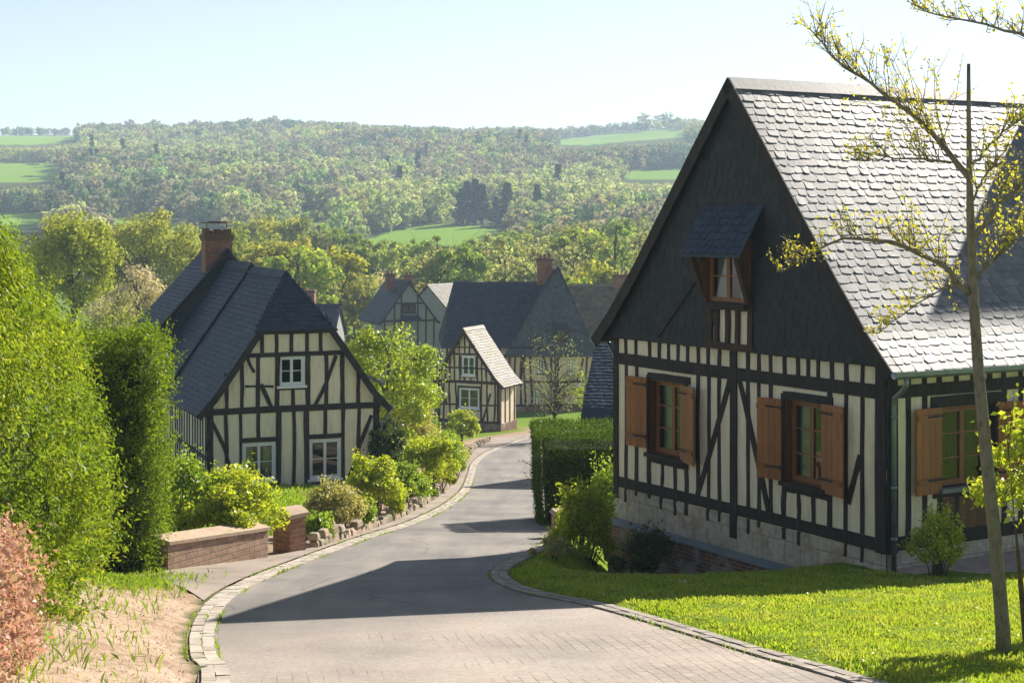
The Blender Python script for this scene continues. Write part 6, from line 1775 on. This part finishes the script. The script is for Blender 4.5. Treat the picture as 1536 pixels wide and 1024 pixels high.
def row(keys, px0, px1, n, Y0, Y1, top0, top1, label, group, wscale=1.0, jit=10):
    """a belt of trees between two directions, tops at about the given heights in the photograph"""
    for i in range(n):
        k = (i + _tr.uniform(.1, .9)) / n; px = px0 + (px1 - px0) * k; Y = _tr.uniform(Y0, Y1)
        x = X_at(px, Y); zg = float(ground(x, Y)); top = top0 + (top1 - top0) * k + _tr.uniform(-jit, jit)
        hgt = max(3.5, Z_at(top, Y) - zg)
        key = _tr.choice(keys)
        plant(key, px, Y, hgt, label.get(key) if isinstance(label, dict) else label, group + ' (' + NAMES[key].replace('_', ' ') + ')' if isinstance(label, dict) else group, wscale)
row(['olive', 'olive', 'fresh'], 352, 545, 11, 165, 215, 352, 372, {'olive': 'olive-yellow tree in the belt just above the left house roof', 'fresh': 'greener tree in the belt just above the left house roof'}, 'trees above the left house')
row(['bare', 'blossom', 'olive'], 470, 690, 12, 175, 220, 405, 400, {'bare': 'greyish leafless low tree behind the grey house', 'blossom': 'pale blossoming tree behind the grey house', 'olive': 'low olive tree behind the grey house'}, 'low trees behind the grey house', .8, 14)
row(['bare', 'slim', 'slim', 'fresh', 'bare'], 640, 985, 34, 170, 250, 364, 342, {'bare': 'bare grey-brown tree in the wood behind the farmhouse', 'slim': 'slender yellow-green tree in the wood behind the farmhouse', 'fresh': 'fuller green tree in the wood behind the farmhouse'}, 'wood behind the farmhouse', .95, 14)
row(['slim', 'fresh', 'bare'], 536, 668, 10, 200, 255, 360, 357, {'slim': 'slender tree just below the crescent field', 'fresh': 'green tree just below the crescent field', 'bare': 'bare budding tree just below the crescent field'}, 'trees below the crescent field', .9, 7)
row(['bare', 'slim', 'olive'], 830, 960, 9, 150, 165, 405, 400, {'bare': 'low bare tree right behind the farmhouse chimney', 'slim': 'low slender tree right behind the farmhouse chimney', 'olive': 'low olive tree right behind the farmhouse chimney'}, 'low trees by the farmhouse', .9, 12)
row(['olive', 'fresh', 'bare'], 370, 535, 9, 270, 330, 322, 345, {'olive': 'olive tree on the valley edge left of the green field', 'fresh': 'fresh green tree on the valley edge left of the green field', 'bare': 'bare tree on the valley edge left of the green field'}, 'valley-edge trees left of the field', .9, 12)
row(['slim', 'fresh', 'olive', 'bare'], 752, 1010, 18, 270, 340, 345, 325, {'slim': 'slender tree on the valley edge above the farmhouse wood', 'fresh': 'green tree on the valley edge above the farmhouse wood', 'olive': 'olive tree on the valley edge above the farmhouse wood', 'bare': 'bare tree on the valley edge above the farmhouse wood'}, 'valley-edge trees right of the field', .9, 12)
row(['olive', 'bare', 'fresh'], -60, 60, 6, 150, 220, 380, 372, {'olive': 'olive tree low behind the big left hedge', 'bare': 'bare tree low behind the big left hedge', 'fresh': 'green tree low behind the big left hedge'}, 'trees behind the big left hedge')
row(['bare', 'blossom'], 140, 300, 6, 180, 230, 440, 430, {'bare': 'bare low tree between the two round trees', 'blossom': 'blossoming low tree between the two round trees'}, 'low trees between the round trees', .8)
# dark conifers on the slope, ridge-top trees
for px, top, Yc in ((692, 284, 505), (701, 272, 510), (713, 270, 514), (723, 277, 512)): plant('conifer', px, Yc, Z_at(top, Yc) - float(ground(X_at(px, Yc), Yc)), 'tall dark conifer in the tight clump on the slope above the field', 'clump of dark conifers', 1.7)
for px, top, Yc, lb in ((761, 274, 505, 'single dark conifer standing right of the conifer clump'), (744, 296, 500, 'shorter dark conifer between the clump and the single conifer'), (806, 278, 520, 'dark blue-green conifer furthest right on the slope')):
    plant('conifer', px, Yc, Z_at(top, Yc) - float(ground(X_at(px, Yc), Yc)), lb, None, 1.5)
for o in list(bpy.data.objects):
    if o.get('group', 0) is None: del o['group']
for px in (967, 989, 1001): plant('bare', px, 1390, 17 if px != 989 else 15, 'bare tree standing alone on the skyline above the right-hand field', 'skyline trees above the right field', 1.5)
for px in (888, 925, 940, 952, 1018): plant('bare', px, 1390, 10, 'smaller bare skyline tree left or right of the three tall ones', 'small skyline trees on the right', 1.5)
for px in (150, 165, 200, 228, 252, 262): plant('bare', px, 1380, 12, 'bare tree sticking up from the skyline on the left', 'skyline trees on the left', 1.5)

# ---- the far woods: one mass, instanced over the hillside
def wood_proto(key, i, h, cr, cz0, n, leaf, mat, **k):
    mb, Pp, nb = tree_mesh(5000 + i * 13, h, cr, cz0, n, leaf, **k)
    V, Fq = leaves(Pp, leaf, np.random.default_rng(i), nb, 1.6, .85)
    me = mesh_np(V, Fq, 'wood_tree', mat); o = bpy.data.objects.new('wood_tree', me); return o
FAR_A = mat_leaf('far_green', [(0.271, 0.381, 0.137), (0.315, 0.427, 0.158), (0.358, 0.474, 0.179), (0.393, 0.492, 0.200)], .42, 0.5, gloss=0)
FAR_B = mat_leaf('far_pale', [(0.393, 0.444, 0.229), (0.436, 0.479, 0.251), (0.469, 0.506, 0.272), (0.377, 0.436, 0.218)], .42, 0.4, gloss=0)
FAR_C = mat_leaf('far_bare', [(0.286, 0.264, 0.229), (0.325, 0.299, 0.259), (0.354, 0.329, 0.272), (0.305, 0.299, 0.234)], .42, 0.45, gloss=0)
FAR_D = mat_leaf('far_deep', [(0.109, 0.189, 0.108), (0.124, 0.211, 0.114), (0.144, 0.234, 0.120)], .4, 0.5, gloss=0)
wp = []
for i in range(3): wp.append(wood_proto('a', i, 11, 4.6, .6, 620, 1.0, FAR_B, clumps=30))
for i in range(3): wp.append(wood_proto('b', 10 + i, 11, 4.4, .6, 620, 1.0, FAR_A, clumps=30))
for i in range(2): wp.append(wood_proto('c', 20 + i, 12, 4.2, .8, 560, .95, FAR_C, clumps=30, airy=.15))
for i in range(2): wp.append(wood_proto('c', 26 + i, 11, 4.4, .8, 560, 1.0, FAR_D, clumps=30))
wp.append(wood_proto('d', 31, 14, 3.4, .5, 520, 1.0, LF_DEEP, clumps=60, cone=True))
srcs = bpy.data.collections.new('wood_sources')
for o in wp: srcs.objects.link(o)
rng = np.random.default_rng(55)
n = 27000
wy = np.sqrt(rng.uniform(320 ** 2, 1480 ** 2, n)); wx = rng.uniform(-.43, .43, n) * wy
wz = ground(wx, wy)
ok = ~field_mask(wx, wy, wz)
wpx, _ = to_px(wx, wy, wz)
ok &= ~((wpx > 535) & (wpx < 760) & (wy < 475)) & ~((wpx > 270) & (wpx < 350) & (wy < 440)) & ~((wpx < 90) & (wy < 480))
ok &= ~((wpx > 682) & (wpx < 732) & (wy < 530)) & ~((wpx > 732) & (wpx < 778) & (wy < 530)) & ~((wpx > 794) & (wpx < 818) & (wy < 540))
# clearings, hedgerow lines and varying density
dn = .5 + .5 * np.sin(wx * .021 + np.sin(wy * .013) * 2) * np.cos(wy * .019 + wx * .004)
ok &= rng.random(n) < .50 + .5 * dn
wx, wy, wz = wx[ok], wy[ok], wz[ok]
smax = np.full(len(wx), 9.0)
for lf in np.arange(20, 3.9, -1.0):          # trees below a field stay low enough to show it
    smax = np.where(field_mask(wx, wy, wz, lf), (lf - 1) / 12.5, smax)
ok = smax > .36; wx, wy, wz, smax = wx[ok], wy[ok], wz[ok], smax[ok]
n = len(wx)
# species in drifts
kind_n = np.sin(wx * .012 + 1.1) * np.cos(wy * .010 + .4) + np.sin(wx * .031 - wy * .02) * .5 + rng.normal(0, .55, n)
idx_ = np.where(kind_n > .5, rng.integers(0, 3, n), np.where(kind_n > 0, rng.integers(3, 6, n), np.where(kind_n > -.75, rng.integers(6, 8, n), rng.integers(8, 10, n))))
idx_ = np.where((rng.random(n) < .006) & (wy < 900), 10, idx_)
far_ = sstep(wy, 900, 1300); idx_ = np.where(rng.random(n) < far_ * .55, rng.integers(6, 10, n), idx_)
me = bpy.data.meshes.new('far_wood'); me.vertices.add(n); me.vertices.foreach_set('co', np.stack([wx, wy, wz - .3], 1).astype(np.float32).ravel())
a = me.attributes.new('pick', 'INT', 'POINT'); a.data.foreach_set('value', idx_.astype(np.int32))
a = me.attributes.new('size', 'FLOAT', 'POINT'); a.data.foreach_set('value', np.minimum(rng.uniform(.62, 1.22, n) * (1 - .35 * sstep(wy, 1150, 1350)), smax).astype(np.float32))
a = me.attributes.new('turn', 'FLOAT', 'POINT'); a.data.foreach_set('value', rng.uniform(0, 6.28, n).astype(np.float32))
fw_ = link('far_wood', me); tag(fw_, 'far mixed spring woodland covering the hillside across the valley', 'wood', kind='stuff')
ng = bpy.data.node_groups.new('scatter_wood', 'GeometryNodeTree')
ng.interface.new_socket('Geometry', in_out='INPUT', socket_type='NodeSocketGeometry'); ng.interface.new_socket('Geometry', in_out='OUTPUT', socket_type='NodeSocketGeometry')
gi = ng.nodes.new('NodeGroupInput'); go = ng.nodes.new('NodeGroupOutput')
ip = ng.nodes.new('GeometryNodeInstanceOnPoints'); ci = ng.nodes.new('GeometryNodeCollectionInfo')
ci.inputs['Collection'].default_value = srcs; ci.inputs['Separate Children'].default_value = True; ci.inputs['Reset Children'].default_value = True
def nattr(nm, ty):
    q = ng.nodes.new('GeometryNodeInputNamedAttribute'); q.data_type = ty; q.inputs['Name'].default_value = nm
    return [s for s in q.outputs if s.enabled and s.name == 'Attribute'][0]
m2p = ng.nodes.new('GeometryNodeMeshToPoints')
ng.links.new(gi.outputs[0], m2p.inputs['Mesh']); ng.links.new(m2p.outputs[0], ip.inputs['Points'])
ng.links.new(ci.outputs[0], ip.inputs['Instance']); ip.inputs['Pick Instance'].default_value = True
ng.links.new(nattr('pick', 'INT'), ip.inputs['Instance Index'])
cx3 = ng.nodes.new('ShaderNodeCombineXYZ'); ng.links.new(nattr('turn', 'FLOAT'), cx3.inputs[2]); ng.links.new(cx3.outputs[0], ip.inputs['Rotation'])
ng.links.new(nattr('size', 'FLOAT'), ip.inputs['Scale'])
ng.links.new(ip.outputs[0], go.inputs[0])
md = fw_.modifiers.new('scatter', 'NODES'); md.node_group = ng

# ================================================================== the young street tree on the lawn, drawn branch by branch
def young_tree(name, label, base, trunk, branches, twig_rng, leaf=.040, density=1.0, dens_per_m=29):
    """trunk and branches given as points; twigs climb from the branches and carry small leaf tufts"""
    rng = np.random.default_rng(twig_rng)
    r = thing(name, label, 'tree', base)
    B0 = np.array(base)
    mb = MB(); pts, rad = trunk; mb.tube([np.array(p) - B0 for p in pts], rad, 12); mb.build('trunk', BARK_YOUNG, r, True)
    LP = []
    for bi, (bp, r0, r1, up, ln) in enumerate(branches):
        m = MB(); C = np.array(bp) - B0; s = np.concatenate([[0], np.cumsum(np.linalg.norm(np.diff(C, axis=0), axis=1))])
        k = 14; q = np.linspace(0, s[-1], k); D = np.stack([np.interp(q, s, C[:, i]) for i in range(3)], 1); D[1:-1] = (D[:-2] + D[1:-1] * 2 + D[2:]) / 4
        D[1:-1] += rng.normal(0, .012, (k - 2, 3))
        m.tube(D, np.linspace(r0, r1, k), 7)
        nt_ = int(s[-1] * dens_per_m * density)
        for i in range(nt_):
            f = rng.uniform(.12, 1.0); p = np.array([np.interp(f * s[-1], q, D[:, j]) for j in range(3)])
            j = min(int(f * (k - 1)), k - 2); tg = unit((D[j + 1] - D[j])[None])[0]
            d = unit((tg * rng.uniform(.1, .9) + np.array(up) * rng.uniform(.5, 1.2) + rng.normal(0, .38, 3))[None])[0]
            l = ln * rng.uniform(.35, 1.15) * (1.15 - .75 * f)
            e = p + d * l; mm = p + d * l * .5 + rng.normal(0, .05 * l, 3) + np.array([0, 0, -.04 * l])
            m.tube([p, mm, e], [.0055, .004, .002], 4)
            tw = [(p, mm, e)]
            for h in range(rng.integers(1, 4)):
                g = rng.uniform(.3, .95); a = p + (e - p) * g; b = a + unit((d + rng.normal(0, .7, 3))[None])[0] * l * rng.uniform(.25, .5)
                m.tube([a, b], [.0035, .0018], 3); tw.append((a, (a + b) / 2, b))
            for a, c, b in tw:
                for g in np.linspace(.25, 1, max(2, int(np.linalg.norm(b - a) / .07))):
                    if rng.random() < .62:
                        o = a + (b - a) * g; LP.append(o + rng.normal(0, .02, (rng.integers(1, 4), 3)))
        m.build('branch', BARK_YOUNG, r, True)
    LP = np.concatenate(LP); V, Fq = leaves(LP, leaf, rng, None, 0, .6)
    link('leaves', mesh_np(V, Fq, 'leaves', LEAF_BUD), r)
    return r
YT = 16.2
def tp(px, py, dy=0.0): return (X_at(px, YT + dy), YT + dy, Z_at(py, YT + dy))
gb = (X_at(1505, YT), YT, float(ground(X_at(1505, YT), YT)) - .05)
trunk = ([tp(1507, 1000), tp(1504, 940), tp(1494, 820), tp(1480, 690), tp(1468, 560), tp(1461, 460), tp(1456, 340), tp(1454, 250), tp(1453, 170), tp(1453, 96)],
         [.088, .074, .069, .065, .058, .052, .044, .030, .023, .019])
UP = (-.15, 0, 1)
branches = [([tp(1455, 268), tp(1428, 235, .1), tp(1390, 190, .2), tp(1350, 155, .25), tp(1302, 125, .2), tp(1262, 99, .1), tp(1228, 62, 0), tp(1215, 44, -.05)], .034, .006, UP, .85),
            ([tp(1426, 244, .1), tp(1382, 238, -.1), tp(1330, 238, -.25), tp(1284, 241, -.35)], .015, .005, UP, .5),
            ([tp(1457, 442), tp(1422, 404, -.1), tp(1372, 374, -.25), tp(1320, 356, -.4), tp(1270, 354, -.5), tp(1230, 369, -.6), tp(1198, 394, -.6), tp(1172, 408, -.65)], .034, .005, UP, .62),
            ([tp(1456, 424), tp(1420, 430, .3), tp(1370, 460, .5), tp(1318, 500, .6)], .012, .003, (-.2, 0, .8), .42),
            ([tp(1459, 360), tp(1490, 318, -.2), tp(1540, 268, -.4), tp(1590, 220, -.5)], .026, .006, (.1, 0, 1), .75),
            ([tp(1460, 420), tp(1500, 382, .3), tp(1550, 320, .5), tp(1600, 280, .6)], .022, .006, (.1, 0, 1), .6),
            ([tp(1455, 250), tp(1490, 212, .2), tp(1540, 170, .4)], .016, .005, (.15, 0, 1), .6),
            ([tp(1456, 300), tp(1480, 262, -.3), tp(1510, 225, -.5)], .014, .005, (.1, 0, 1), .5)]
young_tree('young_tree', 'slender young tree on the lawn with cut top and yellow spring buds', gb, trunk, branches, 71)
Y2 = 14.6
def tq(px, py, dy=0.0): return (X_at(px, Y2 + dy), Y2 + dy, Z_at(py, Y2 + dy))
g2 = (X_at(1720, Y2), Y2, float(ground(X_at(1720, Y2), Y2)) - .05)
trunk2 = ([(g2[0], g2[1], g2[2]), tq(1716, 700), tq(1706, 400), tq(1700, 150), tq(1700, -60), tq(1702, -200)], [.09, .08, .07, .055, .04, .02])
br2_ = [([tq(1702, 150), tq(1640, 95, .1), tq(1560, 62, .1), tq(1500, 43, .0), tq(1440, 31, 0), tq(1404, 24, 0), tq(1368, 6, 0)], .026, .005, (-.1, 0, 1), .36),
        ([tq(1708, 420), tq(1640, 360, .2), tq(1570, 340, .4), tq(1505, 352, .4)], .02, .004, (-.2, 0, .9), .34),
        ([tq(1704, 300), tq(1770, 240), tq(1850, 200)], .02, .005, (.1, 0, 1), .4)]
young_tree('young_tree', 'second young tree outside the right edge reaching one branch into the top corner', g2, trunk2, br2_, 72)
# ---- the air between here and the far side of the valley
m, t, out = nt('valley_air')
pv = t.nodes.new('ShaderNodeVolumePrincipled'); pv.inputs['Color'].default_value = (.62, .80, 1.0, 1); pv.inputs['Density'].default_value = .00036; pv.inputs['Anisotropy'].default_value = .15
L(t, pv.outputs[0], out.inputs['Volume'])
mb = MB(); mb.box(-1700, 1700, -14, 2640, -21, 118)
tag(mb.build('haze', m), kind='stuff', label='thin bluish haze lying over the valley', cat='haze')
# ------------------------------------------------------------------ light, air, camera
SUN_AZ = math.atan2(.63, .78)          # to the right of the view direction
SUN_EL = math.radians(31.5)
sd = Vector((math.sin(SUN_AZ) * math.cos(SUN_EL), math.cos(SUN_AZ) * math.cos(SUN_EL), math.sin(SUN_EL)))
sl = bpy.data.lights.new('sun', 'SUN'); sl.energy = 5.0; sl.angle = math.radians(.53); sl.color = (1.0, .93, .82)
so = bpy.data.objects.new('sun', sl); COL.objects.link(so); so.rotation_euler = sd.to_track_quat('Z', 'Y').to_euler(); so.location = (40, 50, 40)
w = bpy.data.worlds.new('World'); SC.world = w; w.use_nodes = True
t = w.node_tree; bg = t.nodes['Background']
sky = t.nodes.new('ShaderNodeTexSky'); sky.sky_type = 'NISHITA'; sky.sun_disc = False
sky.sun_elevation = SUN_EL; sky.sun_rotation = SUN_AZ; sky.altitude = 100; sky.air_density = .75; sky.dust_density = .12; sky.ozone_density = .3
hs = t.nodes.new('ShaderNodeHueSaturation'); hs.inputs['Saturation'].default_value = .7; t.links.new(sky.outputs[0], hs.inputs['Color']); t.links.new(hs.outputs[0], bg.inputs[0]); bg.inputs[1].default_value = .060
cam = bpy.data.cameras.new('camera'); co = bpy.data.objects.new('camera', cam); COL.objects.link(co)
cam.sensor_width = 36.0; cam.lens = F_PX / 1536 * 36.0; cam.shift_y = -(512 - HY) / 1536.0
co.location = (0, 0, 0); co.rotation_euler = (math.pi / 2, 0, 0); cam.clip_end = 6000; cam.clip_start = .1
SC.camera = co
SC.view_settings.view_transform = 'Standard'; SC.view_settings.look = 'None'; SC.view_settings.exposure = 1.25; SC.view_settings.gamma = 1.0
SC.cycles.use_denoising = True; SC.cycles.max_bounces = 6; SC.cycles.diffuse_bounces = 3; SC.cycles.glossy_bounces = 3; SC.cycles.transmission_bounces = 3; SC.cycles.transparent_max_bounces = 8; SC.cycles.volume_bounces = 0
SC.cycles.sample_clamp_indirect = 6
